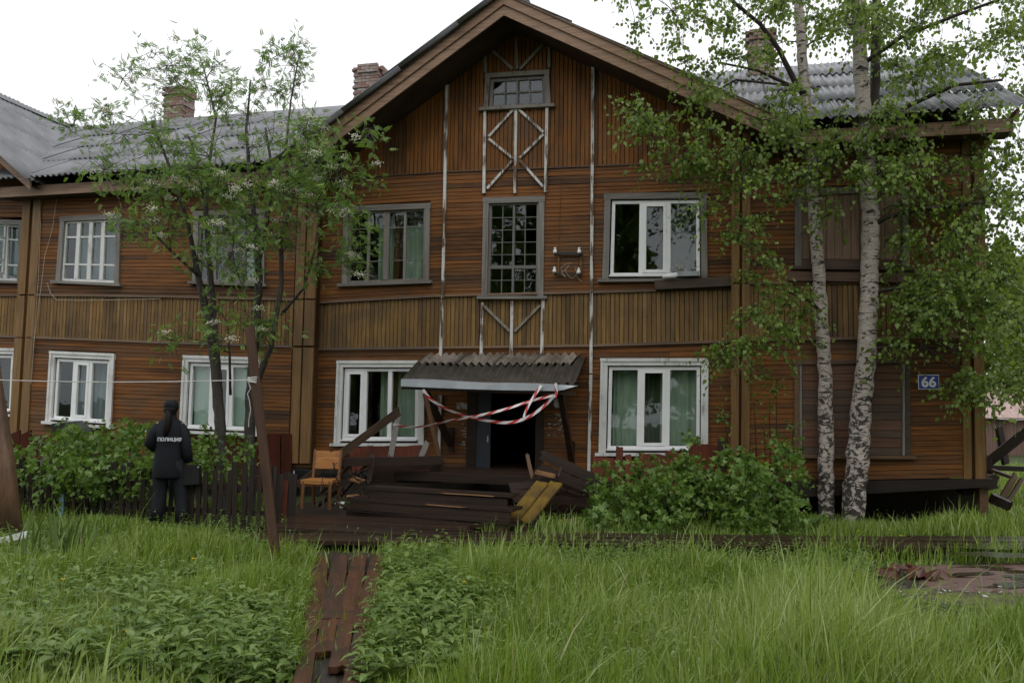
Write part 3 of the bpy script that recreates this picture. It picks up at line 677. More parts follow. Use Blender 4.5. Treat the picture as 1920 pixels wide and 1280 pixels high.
# broken ledge under the upper right window
mb = MB(); q = quad(((1228,528),(1372,520),(1372,538),(1230,545)), DC); qbox(mb, q, 0, 1, 0, 1, DC-0.16, DC-0.03); mb.build('broken_ledge', MT['trim'], house)

# ------------------------------------------------------------------ roofs
NW = 8
def sheet_mesh(w, l, m, name):
    mb = MB(); n = NW*6; V = []; Fc = []
    for i in range(n+1):
        x = w*i/n; z = 0.026*math.cos(2*math.pi*i/6)
        for y in (0, l): V += [(x, y, z), (x, y, z-0.007)]
    for i in range(n):
        a = i*4; b = a+4; Fc += [(a, b, b+2, a+2), (a+1, a+3, b+3, b+1), (a, a+1, b+1, b), (a+2, b+2, b+3, a+3)]
    Fc += [(0, 2, 3, 1), (n*4, n*4+1, n*4+3, n*4+2)]
    mb.add(V, Fc, 0.0); return mb.mesh(name, m, True)
SHW, SHL = 1.0, 1.62
sheet_me = sheet_mesh(SHW+0.06, SHL, MT['slate'], 'roof_sheet')
def roof_plane(org, along, up, length, slope_len, skip=None, parent=None):
    along = Vector(along).normalized(); up = Vector(up).normalized(); nrm = along.cross(up)
    nr = max(1, math.ceil(slope_len/(SHL-0.12))); nc = math.ceil(length/SHW); cw_ = length/nc
    for r in range(nr):
        step = slope_len/nr
        for c in range(nc):
            if skip and skip(c*cw_, r*step): continue
            p = Vector(org) + along*(c*cw_) + up*(r*step) + nrm*(0.012*((r+c) % 2) + random.uniform(0, 0.006) + 0.03)
            tilt = -0.014
            u2 = (up + nrm*tilt).normalized(); n2 = along.cross(u2)
            mt = Matrix(((along.x, u2.x, n2.x, p.x), (along.y, u2.y, n2.y, p.y), (along.z, u2.z, n2.z, p.z), (0,0,0,1)))
            o = link('roof_sheet', sheet_me, parent or house); o.matrix_local = mt
E0, EZ, R0, RZ = -0.6, 6.16, 4.5, 9.08       # eave and ridge
sl_ = math.hypot(R0-E0, RZ-EZ); upm = (0, (R0-E0)/sl_, (RZ-EZ)/sl_)
# left part of the main roof, in front; the valley with the far left cross gable is hidden below that roof
def skipL(x, s):
    u = -17.6+x; f = s/sl_; return u+SHW < lerp(-13.6, -17.5, f)-1.2 or (s < 1.0 and u > -8.9)
roof_plane((-17.6, E0, EZ), (1,0,0), upm, 11.4, sl_, skipL)
roof_plane((-1.9, E0, EZ+0.12), (1,0,0), upm, 6.1, sl_*0.985, lambda x, s: s < 1.0 and -1.9+x < 0.6)
mb = MB(); mb.hexa([(-22, 9.6, 6.1), (4.2, 9.6, 6.1), (4.2, 9.7, 6.2), (-22, 9.7, 6.2), (-22, 4.55, 8.98), (4.2, 4.55, 8.98), (4.2, 4.56, 9.05), (-22, 4.56, 9.05)]); mb.build('rear_roof_slope', MT['slate'], house)
for a, b in ((-17.4, -6.0), (-1.2, 4.2)):
    mb = MB(); z = 9.09 if a < -5 else 9.16; mb.hexa([(a, 4.28, z-.1), (b, 4.28, z-.1), (b, 4.8, z-.1), (a, 4.8, z-.1), (a, 4.46, z+.06), (b, 4.46, z+.06), (b, 4.6, z+.06), (a, 4.6, z+.06)]); mb.build('ridge_cap', MT['slate'], house)
# far left cross gable
sx = math.hypot(3.95, 3.05); roof_plane((-13.45, 6.0, 6.12), (0,-1,0), (-3.95/sx, 0, 3.05/sx), 6.7, sx)
mb = MB(); mb.hexa([(-17.52, -0.85, 9.12), (-17.28, -0.85, 9.12), (-17.28, 4.6, 9.12), (-17.52, 4.6, 9.12), (-17.44, -0.85, 9.24), (-17.36, -0.85, 9.24), (-17.36, 4.6, 9.24), (-17.44, 4.6, 9.24)]); mb.build('ridge_cap', MT['slate'], house)
sxl = MB(); sxl.hexa([(-21.4, -0.8, 6.1), (-21.3, -0.8, 6.05), (-21.3, 5, 6.05), (-21.4, 5, 6.1), (-17.5, -0.8, 9.12), (-17.4, -0.8, 9.07), (-17.4, 5, 9.07), (-17.5, 5, 9.12)]); sxl.build('far_roof_slope', MT['slate'], house)
def rakeboard(a, b, d0, d1, h0, h1, m='fascia', nm='rake_board', off=0.0):
    """board along a roof edge a-b (u, z) from off-h1 to off+h0 about the line"""
    mb = MB(); mb.hexa([(a[0], d0, a[1]-h1+off), (b[0], d0, b[1]-h1+off), (b[0], d1, b[1]-h1+off), (a[0], d1, a[1]-h1+off), (a[0], d0, a[1]+h0+off), (b[0], d0, b[1]+h0+off), (b[0], d1, b[1]+h0+off), (a[0], d1, a[1]+h0+off)])
    return mb.build(nm, MT[m], house, fix=True)
# middle gable roof
for e, sgn in ((RKL, 1), (RKR, -1)):
    L_ = math.hypot(e[0]-APX[0], e[1]-APX[1]); upv = ((APX[0]-e[0])/L_, 0, (APX[1]-e[1])/L_)
    if sgn > 0: roof_plane((e[0], 4.4, e[1]+.03), (0,-1,0), upv, 5.2, L_)
    else: roof_plane((e[0], -0.8, e[1]+.03), (0,1,0), upv, 5.2, L_)
    ea = (e[0], e[1]); ap = (APX[0], APX[1])
    rakeboard(ea, ap, -0.80, -0.765, 0.0, 0.33, off=-0.0); rakeboard(ea, ap, -0.835, -0.802, 0.012, 0.15, off=0.0)
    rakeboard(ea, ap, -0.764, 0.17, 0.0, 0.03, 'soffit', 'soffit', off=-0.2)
    for dz in (-0.8,):
        rakeboard(ea, ap, -0.86, 0.3, 0.015, 0.012, 'trim', 'roof_decking', off=0.024)
    # short return of the eave into the wall
mb = MB(); mb.beam((RKR[0]+.02, -0.62, RKR[1]-0.16), (RKR[0]+.02, 0.15, RKR[1]-0.16), 0.06, 0.16); mb.build('eave_board', MT['fascia'], house)
# eaves of the wings
mb = MB(); mb.box((-14.5, -0.40, 5.86), (-7.7, -0.36, 6.07)); mb.build('eave_board', MT['fascia'], house)
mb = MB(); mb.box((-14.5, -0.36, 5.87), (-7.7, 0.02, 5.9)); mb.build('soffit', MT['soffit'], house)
mb = MB(); mb.box((0.75, -0.42, 5.98), (4.2, -0.38, 6.19)); mb.build('eave_board', MT['fascia'], house)
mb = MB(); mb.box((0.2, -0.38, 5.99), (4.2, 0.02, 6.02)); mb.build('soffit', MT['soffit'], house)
rakeboard((4.22, 6.3), (4.26, 6.3), -0.5, 4.6, 0, 0.1, 'fascia', 'verge_board')
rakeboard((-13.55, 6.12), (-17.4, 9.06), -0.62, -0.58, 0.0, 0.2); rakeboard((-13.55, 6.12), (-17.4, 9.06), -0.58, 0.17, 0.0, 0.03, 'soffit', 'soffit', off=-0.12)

# ---- chimneys
brick_me = None
def chimney(u, d, z0, z1, w, dep, cap=0.05):
    global brick_me
    mb = MB(); mb.box((u+.012, d+.012, z0-0.6), (u+w-.012, d+dep-.012, z1-.02)); root = mb.build('chimney', MT['mortar'], house)
    if brick_me is None:
        b = MB(); b.box((-.5,-.5,-.5), (.5,.5,.5)); brick_me = b.mesh('brick', MT['brick'])
    z = z0; row = 0
    while z < z1:
        g_ = cap if z > z1-0.24 else (0.025 if row % 7 == 6 else 0)
        for side in range(4):
            n = 3 if side % 2 == 0 else 2; W_ = (w if side % 2 == 0 else dep)
            if side == 2: continue
            ln = W_/n
            for k in range(n):
                x = (k+0.5)*ln + (0.5*ln*(row % 2) if k < n-1 else 0)
                o = link('brick', brick_me, root); e = random.uniform(-.004,.006)+g_
                if side == 0: o.location = (u+x, d+.03-e, z+.035); o.scale = (ln-.012, .09, .062)
                elif side == 1: o.location = (u+w-.03+e, d+x, z+.035); o.scale = (.09, ln-.012, .062)
                else: o.location = (u+.03-e, d+x, z+.035); o.scale = (.09, ln-.012, .062)
        z += 0.075; row += 1
c = F(672,180,5); chimney(c[0], 4.7, 9.2, 10.22, 0.66, 0.5)
c = F(318,232,5); chimney(c[0], 4.7, 9.15, 10.12, 0.6, 0.5)
c = F(1405,170,3.6); chimney(c[0], 3.6, 8.75, 9.72, 0.50, 0.5)
mb = MB(); mb.tube([(F(690,125,5)[0], 4.9, 10.2), (F(690,125,5)[0], 4.9, 10.36)], 0.02); mb.build('chimney_pipe', MT['trim'], house)
# the casement that stands open in the far left upper window
q = [F(-2,408,-.3), F(16,412,-.05), F(14,518,-.05), F(-4,520,-.3)]
def casement(u, z0, z1):
    mb = MB(); fw_ = .045
    def bar(d0, d1, a, b): mb.box((u, d0, a), (u+.04, d1, b))
    bar(-.45, DC-.07, z0, z0+fw_); bar(-.45, DC-.07, z1-fw_, z1); bar(-.45, -.45+fw_, z0+fw_+.001, z1-fw_-.001); bar(DC-.07-fw_, DC-.07, z0+fw_+.001, z1-fw_-.001); bar(-.45+fw_+.001, DC-.07-fw_-.001, lerp(z0, z1, .7), lerp(z0, z1, .7)+.03); bar(-.45+fw_+.001, DC-.07-fw_-.001, lerp(z0, z1, .27), lerp(z0, z1, .27)+.03)
    o = mb.build('open_casement', MT['white'], house); g_ = MB(); g_.box((u+.018, -.45+fw_, z0+fw_), (u+.022, DC-.07-fw_, z1-fw_)); g_.build('pane', MT['glass'], o)
casement(F(14,460,DC)[0], F(10,520,DC)[1]+.05, F(10,414,DC)[1]-.08)
# ------------------------------------------------------------------ plinth and sill
def parent_mat(p): return Matrix.Identity(4) if p is None else p.matrix_basis.copy()
def plank(name, a, b, w, h, m, parent=None, up=(0,0,1), roll=0.0, chips=0.0):
    """a board from a to b with its own axis along x; w across, h thick"""
    a = Vector(a); b = Vector(b); ax = (b-a); L = ax.length; ax = ax/L
    upv = Vector(up); upv = (upv-ax*upv.dot(ax))
    if upv.length < 1e-4: upv = Vector((0,1,0)) - ax*ax.y
    upv.normalize(); sd = upv.cross(ax)
    if roll:
        sd, upv = sd*math.cos(roll)+upv*math.sin(roll), upv*math.cos(roll)-sd*math.sin(roll)
    mb = MB(); n = max(2, int(L/0.5)); V = []; Fc = []; big = w >= h; nc = 4 if chips else 1; K = 2*(nc+1)
    for i in range(n+1):
        x = L*i/n; j = lambda k: random.uniform(-k, k); end = chips*(1.0 if i in (0, n) else 0)
        dx = [j(end)*(1 if q % 2 else .35) for q in range(nc+1)]; jy, jz = j(.004), j(.003)
        row = []
        for q in range(nc+1):
            t = (q/nc-.5); row.append((x+dx[q], t*w if big else -w/2, -h/2 if big else t*h))
        for q in range(nc, -1, -1):
            t = (q/nc-.5); row.append((x+dx[q]*.8, t*w if big else w/2, h/2 if big else t*h))
        V += [(a_, b_+jy, c_+jz) for a_, b_, c_ in row]
    for i in range(n):
        p = i*K; q = p+K
        for k in range(K): Fc.append((p+k, p+(k+1)%K, q+(k+1)%K, q+k) if big else (p+(k+1)%K, p+k, q+k, q+(k+1)%K))
    for q in range(nc):
        e0 = (K-1-q, K-2-q, q+1, q); e1 = tuple(n*K+v for v in (q, q+1, K-2-q, K-1-q))
        Fc += [e0, e1] if big else [e0[::-1], e1[::-1]]
    mb.add(V, Fc, 0.0); me = mb.mesh(name, MT[m]); o = link(name, me, parent)
    wm = Matrix(((ax.x, sd.x, upv.x, a.x), (ax.y, sd.y, upv.y, a.y), (ax.z, sd.z, upv.z, a.z), (0,0,0,1)))
    loc = parent_mat(parent).inverted() @ wm
    o.matrix_local = loc
    return o
for x0, x1 in ((340,372),(372,404),(404,436),(436,468),(468,498),(500,528),(529,549)):
    q = quad(((x0, 812),(x1-2, 813),(x1-2, 915),(x0, 915)), -0.05); mb = MB(); j = random.uniform(-.02,.02); qbox(mb, q, 0, 1, 0, 1, -0.06+j, -0.03+j); mb.build('plinth_or_void_panel', MT['red'], house)
for x0, x1 in ((18,40),(41,60)):
    q = quad(((x0, 815),(x1, 806),(x1, 880),(x0, 880)), -0.3); mb = MB(); qbox(mb, q, 0, 1, 0, 1, -0.34, -0.3); mb.build('plinth_or_void_panel', MT['red'], house)
q = quad(((1380,905),(1862,897),(1862,912),(1380,938)), -0.1); mb = MB(); qbox(mb, q, 0, 1, 0, 1, -0.14, 0.1); mb.build('sill_beam', MT['fencex'], house)
q = quad(((1380,905),(1840,897),(1840,985),(1380,985)), 1.2); mb = MB(); qbox(mb, q, 0, 1, 0, 1, 1.2, 1.25); mb.build('plinth_or_void_panel', MT['dark'], house)  # dark sheet set back, painted as the shaded void under the right wing
q = quad(((560,900),(1380,900),(1380,960),(560,960)), 0.3); mb = MB(); qbox(mb, q, 0, 1, 0, 1.2, .3, .34); mb.build('plinth_or_void_panel', MT['dark'], house)  # dark sheet painted as the shade below the middle wall

# ---- entrance: canopy, door leaf, torn notices
ca = MB(); ca.box((-5.34, -0.78, 2.06), (-2.46, -0.70, 2.14)); canopy = ca.build('entrance_canopy', MT['debris'], house)
for u0, u1, z0, z1 in ((-5.32, -5.24, 2.06, 2.5), (-2.56, -2.48, 2.06, 2.5)):
    mb = MB(); mb.beam((u0+.04, -0.72, z0+.06), (u0+.04, 0.16, z1), 0.07, 0.1); mb.build('rafter', MT['debris'], canopy)
cs = MB(); n = 21*6; V = []; Fc = []
for i in range(n+1):
    u = lerp(-5.42, -2.40, i/n); z = 0.032*math.cos(2*math.pi*i/6)
    sag = -0.05*math.sin(math.pi*i/n)
    for k, (d, zz) in enumerate(((0.168, 2.60), (-0.30, 2.385+sag*.6), (-0.86, 2.11+sag))): V += [(u, d, zz+z), (u, d, zz+z-.009)]
for i in range(n):
    a = i*6; b = a+6
    for r in (0, 2): Fc += [(a+r, b+r, b+r+2, a+r+2), (a+r+1, a+r+3, b+r+3, b+r+1)]
    Fc += [(a+4, b+4, b+5, a+5)]
cs.add(V, Fc, 0.4); cs.build('corrugated_sheet', MT['mossslate'], canopy, smooth=True)
for k in range(4):                           # loose sheets slipped over each other at the top
    mb = MB(); V = []; Fc = []; nn = 30; o_ = -5.25+k*0.68
    for i in range(nn+1):
        u = o_+0.72*i/nn; z = 0.032*math.cos(2*math.pi*i/6)
        for d, zz in ((0.15, 2.66), (-0.16-0.1*random.random()*(i == 0), 2.47)): V += [(u-0.10*(d < 0), d, zz+z), (u-0.10*(d < 0), d, zz+z-.009)]
    for i in range(nn):
        a = i*4; b = a+4; Fc += [(a, b, b+2, a+2), (a+1, a+3, b+3, b+1), (a+2, b+2, b+3, a+3)]
    mb.add(V, Fc, 0.9); mb.build('corrugated_sheet', MT['tanslate'], canopy, smooth=True)
ts = MB(); V = []; Fc = []; n = 26          # bent tin strip along the front
for i in range(n+1):
    x = lerp(752, 1083, i/n); w = 0.006*math.sin(i*.9)
    t = F(x, lerp(711, 723, i/n)-1*math.sin(i*.4), -0.9); b = F(x, lerp(724, 733, i/n)+2*math.sin(math.pi*i/n), -0.9)
    if i > 23: b = F(x, lerp(724, 733, i/n)-4*(i-23)+2, -0.9)
    V += [(t[0], -0.86, t[1]+.012), (t[0], -0.905+w, t[1]), (b[0], -0.915+w, b[1]), (b[0], -0.912+w, b[1]), (t[0], -0.90+w, t[1]-.004), (t[0], -0.86, t[1]+.008)]
for i in range(n):
    for k in range(5): a = i*6+k; Fc.append((a, a+6, a+7, a+1))
ts.add(V, Fc, 0.3); ts.build('tin_strip', MT['tin'], canopy, fix=True)
ub = MB(); a = F(752, 726, -0.88); b = F(1078, 737, -0.88); ub.beam((a[0], -0.84, a[1]), (b[0], -0.84, b[1]), 0.05, 0.06); ub.build('front_beam', MT['wet'], canopy)
for (t, wq) in (((800,738),(846,835)), ((1052,742),(1072,862))):
    p = F(*t, -0.7); q_ = F(*wq, 0.1); mb = MB(); mb.beam((p[0], -0.7, p[1]), (q_[0], 0.1, q_[1]), 0.09, 0.1); mb.build('brace', MT['wet'], canopy)
    mb = MB(); mb.beam((q_[0], 0.1, q_[1]+0.32), (q_[0], 0.1, q_[1]-.1), 0.09, 0.09); mb.build('brace_block', MT['wet'], canopy)
q = quad(((893,735),(919,738),(917,905),(893,904)), DC+0.02); mb = MB(); mb.hexa([(q[3][0], DC-.02, q[3][1]), (q[2][0]+.02, DC+.5, q[2][1]), (q[2][0]+.06, DC+.5, q[2][1]), (q[3][0]+.04, DC-.02, q[3][1]), (q[0][0], DC-.02, q[0][1]), (q[1][0]+.02, DC+.5, q[1][1]), (q[1][0]+.06, DC+.5, q[1][1]), (q[0][0]+.04, DC-.02, q[0][1])])
MT['doorleaf'] = plain('grey_blue_door_paint', (0.030,0.036,0.045), 0.5, 0.4, var=0.3)
mb = MB(); a = F(893, 735, DC); b = F(919, 905, DC); mb.box((a[0], DC-.035, b[1]), (b[0], DC+.01, a[1])); dl = mb.build('door', MT['doorleaf'], house)
mb = MB(); mb.box((b[0]-.05, DC-.07, lerp(b[1], a[1], .45)), (b[0]-.03, DC-.036, lerp(b[1], a[1], .52))); mb.build('handle', MT['tin'], dl)
for x0, x1, y0, y1, m in ((878,892,733,908,'wet'), (1006,1018,733,908,'wet'), (878,1018,722,737,'wet')):
    a = F(x0, y0, DC); b = F(x1, y1, DC); mb = MB(); mb.box((a[0], DC-.055, b[1]), (b[0], DC+.05, a[1])); mb.build('door_frame', MT[m], house)
a = F(919, 878, DC); b = F(945, 905, DC); mb = MB(); mb.box((a[0], DC+.1, b[1]), (b[0], DC+.14, a[1])); mb.build('threshold_board', MT['debris'], house)
def _paper(name, col):
    k = NT(name); n = k.noise(k.coords((9,9,9)), 1.3, 4); 
    return k.done(k.mix(k.ramp(n, [(0.45, 0.0), (0.6, 0.65)]), col, (0.10,0.075,0.05)), 0.8, 0.2)
MT['paper'] = _paper('torn_paper', (0.42,0.41,0.38))
rp = random.Random(3)
def scrap(x, y, w, h, nm='paper_notice'):
    a = F(x, y, DC-.05); b = F(x+w, y+h, DC-.05); mb = MB(); n = 7; top = []; bot = []
    for i in range(n+1):
        u = lerp(a[0], b[0], i/n); top.append((u, DC-.034, a[1]-rp.random()*.02)); bot.append((u, DC-.036, b[1]+rp.random()*.04*min(1, h/20)))
    V = []; Fc = []
    for t, bb in zip(top, bot): V += [t, bb, (t[0], t[1]+.002, t[2]), (bb[0], bb[1]+.002, bb[2])]
    for i in range(n): p = i*4; Fc += [(p, p+1, p+5, p+4), (p+2, p+6, p+7, p+3)]
    mb.add(V, Fc); mb.build(nm, MT['paper'], house)
scrap(856, 754, 19, 14); scrap(876, 755, 16, 24); scrap(1038, 746, 14, 19)
for k in range(34):
    x = rp.uniform(858, 886); scrap(x, rp.uniform(790, 842), rp.uniform(3, 9), rp.uniform(2, 4), 'paper_scrap')
for k in range(26):
    scrap(rp.uniform(1026, 1060), rp.uniform(770, 815), rp.uniform(3, 9), rp.uniform(2, 4), 'paper_scrap')

# ------------------------------------------------------------------ sign, insulators, cables
def on_wall(px, py, d): u, z = F(px, py, d); return H(u, d, z)
MT['signblue'] = plain('sign_blue', (0.045,0.065,0.33), 0.35, 0.5, var=0.1); MT['signwhite'] = plain('sign_white', (0.78,0.78,0.78), 0.4, 0.4, var=0.05)
def text_mesh(body, size, m, name, parent, loc, rot, ext=0.0015, bold=0.0):
    cu = bpy.data.curves.new(name, 'FONT'); cu.body = body; cu.size = size; cu.extrude = ext; cu.offset = bold; cu.align_x = 'CENTER'; cu.align_y = 'CENTER'; cu.resolution_u = 4
    t = bpy.data.objects.new(name, cu); COL.objects.link(t); dg = bpy.context.evaluated_depsgraph_get()
    me = bpy.data.meshes.new_from_object(t.evaluated_get(dg)); bpy.data.objects.remove(t)
    me.materials.clear(); me.materials.append(m); o = link(name, me, parent); o.location = loc; o.rotation_euler = rot; return o
p = on_wall(1741, 716, -0.05)
sg = empty('house_number_sign', p, 'small blue house number plate with white 66 on the brown wall beside the boarded window', 'sign', rz=-PSI)
mb = MB(); mb.box((-.15,-.008,-.115), (.15,.004,.115)); mb.build('border', MT['signwhite'], sg)
mb = MB(); mb.box((-.14,-.012,-.105), (.14,-.009,.105)); mb.build('plate', MT['signblue'], sg)
text_mesh('66', 0.215, MT['signwhite'], 'numerals', sg, (0,-.0135,-.008), (math.pi/2,0,0), .001, .006)
p = on_wall(1066, 497, DC-.03)
ins = empty('insulator_rack', p, 'four white porcelain insulators on a dark iron rack on the brown wall', 'insulator rack', rz=-PSI)
MT['iron'] = plain('dark_iron', (0.035,0.028,0.024), 0.6, 0.4); MT['rust'] = plain('rusty_iron', (0.17,0.085,0.035), 0.75, 0.2, var=0.5, scale=14); MT['porcelain'] = plain('porcelain', (0.72,0.72,0.72), 0.2, 0.6, var=0.05); MT['wire'] = plain('pale_wire', (0.38,0.34,0.28), 0.6, 0.3)
def rel(px, py): u, z = F(px, py, DC-.03); u0, z0 = F(1066, 497, DC-.03); return u-u0, z-z0
for (ax_, ay), (bx, by), m, nm in (((1043,476),(1093,476),'iron','crossbar'), ((1043,515),(1092,515),'iron','crossbar'), ((1048,478),(1048,513),'rust','upright'), ((1090,478),(1090,513),'rust','upright')):
    a = rel(ax_, ay); b = rel(bx, by); mb = MB(); dy = -.05 if nm == 'crossbar' else -.03; mb.beam((a[0], dy, a[1]), (b[0], dy, b[1]), .03, .055 if ay == by and ay < 500 else .035); mb.build(nm, MT[m], ins)
for x, y in ((1043,472),(1088,472),(1042,508),(1087,510)):
    a = rel(x, y); mb = MB(); mb.loft([(a[0], -.11, a[1]-.05, .036, .036), (a[0], -.11, a[1]-.02, .037, .037), (a[0], -.11, a[1]+.015, .028, .028), (a[0], -.11, a[1]+.025, .018, .018), (a[0], -.11, a[1]+.032, .026, .026), (a[0], -.11, a[1]+.05, .024, .024), (a[0], -.11, a[1]+.058, .012, .012)], 12)
    i_ = mb.build('insulator', MT['porcelain'], ins, smooth=True); mb = MB(); mb.tube([(a[0], -.11, a[1]-.1), (a[0], -.11, a[1]-.051)], .014); mb.tube([(a[0], -.11, a[1]-.09), (a[0], -.02, a[1]-.06)], .01); mb.build('hook', MT['iron'], i_)
mb = MB(); pts = []
for x, y in ((1073,494),(1062,497),(1054,503),(1056,512),(1062,521),(1058,517),(1054,514),(1062,506),(1069,498),(1063,505),(1063,512),(1070,521),(1076,522),(1081,517),(1083,512),(1080,505),(1082,500)): a = rel(x, y); pts.append((a[0], -.06-.02*random.random(), a[1]))
fine = []
for i in range(len(pts)-1):
    p0, p1, p2, p3 = [Vector(pts[max(0, min(len(pts)-1, i+k))]) for k in (-1, 0, 1, 2)]
    for t in (0, .33, .66): fine.append(0.5*((2*p1)+(p2-p0)*t+(2*p0-5*p1+4*p2-p3)*t*t+(3*p1-p0-3*p2+p3)*t**3))
mb.tube(fine, .005, 5); a = rel(1081, 517); b = rel(1092, 528); mb.tube([(a[0], -.06, a[1]), ((a[0]+b[0])/2, -.06, b[1]+.03), (b[0], -.06, b[1])], .005, 5); mb.build('loose_wire', MT['wire'], ins)
def cable(label, px, d, r=0.006, m='wire', name='cable'):
    pts = [on_wall(x, y, d) for x, y in px]; c = sum(pts, Vector())/len(pts); mb = MB(); mb.tube([q-c for q in pts], r, 5); o = mb.build(name, MT[m], None); o.location = c
    return tag(o, label, 'cable', 'cables hanging on the left wall' if name == 'cable' else None)
cable('thin pale cable dropping straight down the wall beside the left pair of corner boards', [(72,338),(76,420),(72,520),(66,600),(60,700)], -.06)
cable('thin pale cable slanting down across the wall left of the old upper window', [(107,370),(98,430),(84,480),(76,545),(64,640),(58,720)], -.07)
cable('sagging loose cable along the top of the yellowish belt under the old upper window', [(88,530),(95,550),(106,562),(150,563),(220,562),(300,560)], -.08)
cable('dark wire running down the wall to the insulator rack', [(1053,312),(1050,400),(1047,470)], DC-.035, .006, 'rust', 'wire')
# planter on the ledge of the upper right window
c = on_wall(1290, 514, 0.02); pl = empty('window_planter', c, 'pale blue-grey planter box with dead stalks on the upper right window ledge', 'planter', rz=-PSI)
MT['planter'] = plain('pale_planter', (0.45,0.48,0.52), 0.5, 0.4)
mb = MB(); mb.hexa([(-.16,-.05,-.035),(.17,-.05,-.035),(.17,.06,-.035),(-.16,.06,-.035),(-.18,-.07,.04),(.19,-.07,.04),(.19,.07,.04),(-.18,.07,.04)]); mb.build('box', MT['planter'], pl)
mb = MB()
for k in range(12):
    x = random.uniform(-.3, .12); mb.tube([(x, 0, .03), (x+random.uniform(-.05,.05), -.01, .10), (x+random.uniform(-.12,.12), -.02, random.uniform(.1,.2))], .004, 4)
mb.build('stalk', MT['wire'], pl)['kind'] = 'stuff'
c = on_wall(1255, 517, 0.0); mb = MB(); mb.loft([(0,0,-.04,.02,.02),(0,0,-.035,.12,.05),(0,0,0,.11,.05),(0.02,0,.025,.05,.03)], 12); o = mb.build('plastic_bag', MT['signwhite'], None, smooth=True); o.location = c; o.rotation_euler[2] = -PSI; tag(o, 'crumpled white plastic bag lying left of the planter on the window ledge', 'bag')
# ledge box under the left lower window
c = on_wall(140, 797, -0.25); fl = empty('ledge_box', c, 'black sheet-covered box under the white left lower window', 'box', rz=-PSI)
MT['blacksheet'] = plain('black_sheet', (0.018,0.018,0.02), 0.35, 0.5)
mb = MB(); mb.hexa([(-.32,-.2,-.16),(.36,-.2,-.13),(.36,.2,-.13),(-.32,.2,-.16),(-.34,-.22,.03),(.04,-.22,.06),(.04,.2,.10),(-.34,.2,.08)]); mb.build('sheet_cover', MT['blacksheet'], fl)
mb = MB(); mb.hexa([(.045,-.2,-.14),(.38,-.2,-.12),(.38,.2,-.12),(.045,.2,-.14),(.045,-.2,.055),(.3,-.2,-.08),(.3,.2,-.06),(.045,.2,.09)]); mb.build('side_flap', MT['blacksheet'], fl)
mb = MB(); mb.box((-.2,-.22,-.19), (.75,.2,-.165)); mb.build('shelf_board', MT['trim'], fl)

# ------------------------------------------------------------------ porch steps, deck, boardwalk, path
steps = empty('porch_steps', G(800, 960), 'wide dark wet wooden steps leading up to the black doorway', 'steps')
for z, (xl, yl), (xr, yr), run in ((.18,(648,952),(952,980),.36), (.34,(656,934),(956,955),.38), (.50,(690,915),(950,930),.4)):
    a = G(xl, yl, z); b = G(xr, yr, z); ax = (b-a).normalized(); nrm = Vector((-ax.y, ax.x, 0))
    for k in range(3):
        w = run/3; o_ = nrm*(w*(k+.5)); j = Vector((0,0,random.uniform(-.012,.008)))
        plank('tread', a+o_+j-ax*random.uniform(0,.1), b+o_+j+ax*random.uniform(-.02,.1), w-.008, .045, 'wet', steps)
    plank('riser', a+nrm*.03+Vector((0,0,-.10)), b+nrm*.03+Vector((0,0,-.10)), .025, .12, 'wet', steps)
    lo = random.uniform(0,.6); hi = lo+random.uniform(.2,.38)
    plank('lit_nose_strip', a.lerp(b, lo)-nrm*.004+Vector((0,0,-.006)), a.lerp(b, hi)-nrm*.004+Vector((0,0,-.008)), .008, .014, 'fresh_or_lit_wood', steps, chips=.1)  # pale jagged strip paints the lit edge of the step nose
for k in range(6):
    a = H(-5.35, -1.15+k*.2, .63); b = H(-2.5, -1.15+k*.2, .61+random.uniform(-.02,.02)); plank('porch_floor_board', a, b, .19, .05, 'wet', steps)
plank('riser', H(-5.3, -1.24, .55), H(-2.6, -1.24, .54), .03, .12, 'wet', steps)
deck = empty('porch_deck', G(690, 995), 'low dark wet plank deck in front of the porch steps', 'deck')
A, B, C_, D_ = G(508,990,.1), G(862,1013,.1), G(905,978,.1), G(560,966,.1)
nd = 9
for k in range(nd):
    t0 = (k+.5)/nd; a = A.lerp(D_, t0); b = B.lerp(C_, t0); e = (b-a).normalized()
    plank('deck_board', a-e*random.uniform(0,.15), b+e*random.uniform(-.1,.15)+Vector((0,0,random.uniform(-.01,.01))), (D_-A).length/nd*.93, .045, 'wet', deck)
plank('edge_joist', A+Vector((0,-.02,-.06)), B+Vector((0,-.02,-.06)), .05, .1, 'wet', deck)
walk = empty('boardwalk', G(1300, 1030), 'long wet plank boardwalk crossing in front of the house', 'boardwalk')
y0 = 10.25
for seg, (xa, xb) in enumerate(((-3.1, -0.4), (-0.35, 2.3), (2.35, 5.2), (5.25, 8.2), (8.25, 11.2))):
    for k in range(6):
        ya = 10.3+k*.165+0.06*xa*.5; yb = 10.3+k*.165+.06*xb*.5
        if (seg, k) in ((3,1),(0,4)): continue
        plank('walk_board', (xa+random.uniform(-.05,.02), ya, .075+random.uniform(-.012,.012)), (xb+random.uniform(-.02,.04), yb, .075+random.uniform(-.012,.012)), .155, .045, 'wet', walk)
    for xx in (xa+.3, xb-.3): plank('cross_joist', (xx, 10.2+.03*xx, .02), (xx, 11.25+.03*xx, .02), .1, .07, 'wet', walk)
path = empty('plank_path', G(630, 1150), 'broken reddish wet plank path running through the grass to the porch', 'path')
def pth(s, t):                               # s across 0-1, t along 0 (far) - 1 (near)
    l = G(lerp(585, 548, t), lerp(1042, 1300, t), .06); r = G(lerp(728, 668, t), lerp(1040, 1300, t), .06); return l.lerp(r, s)
np_ = 4
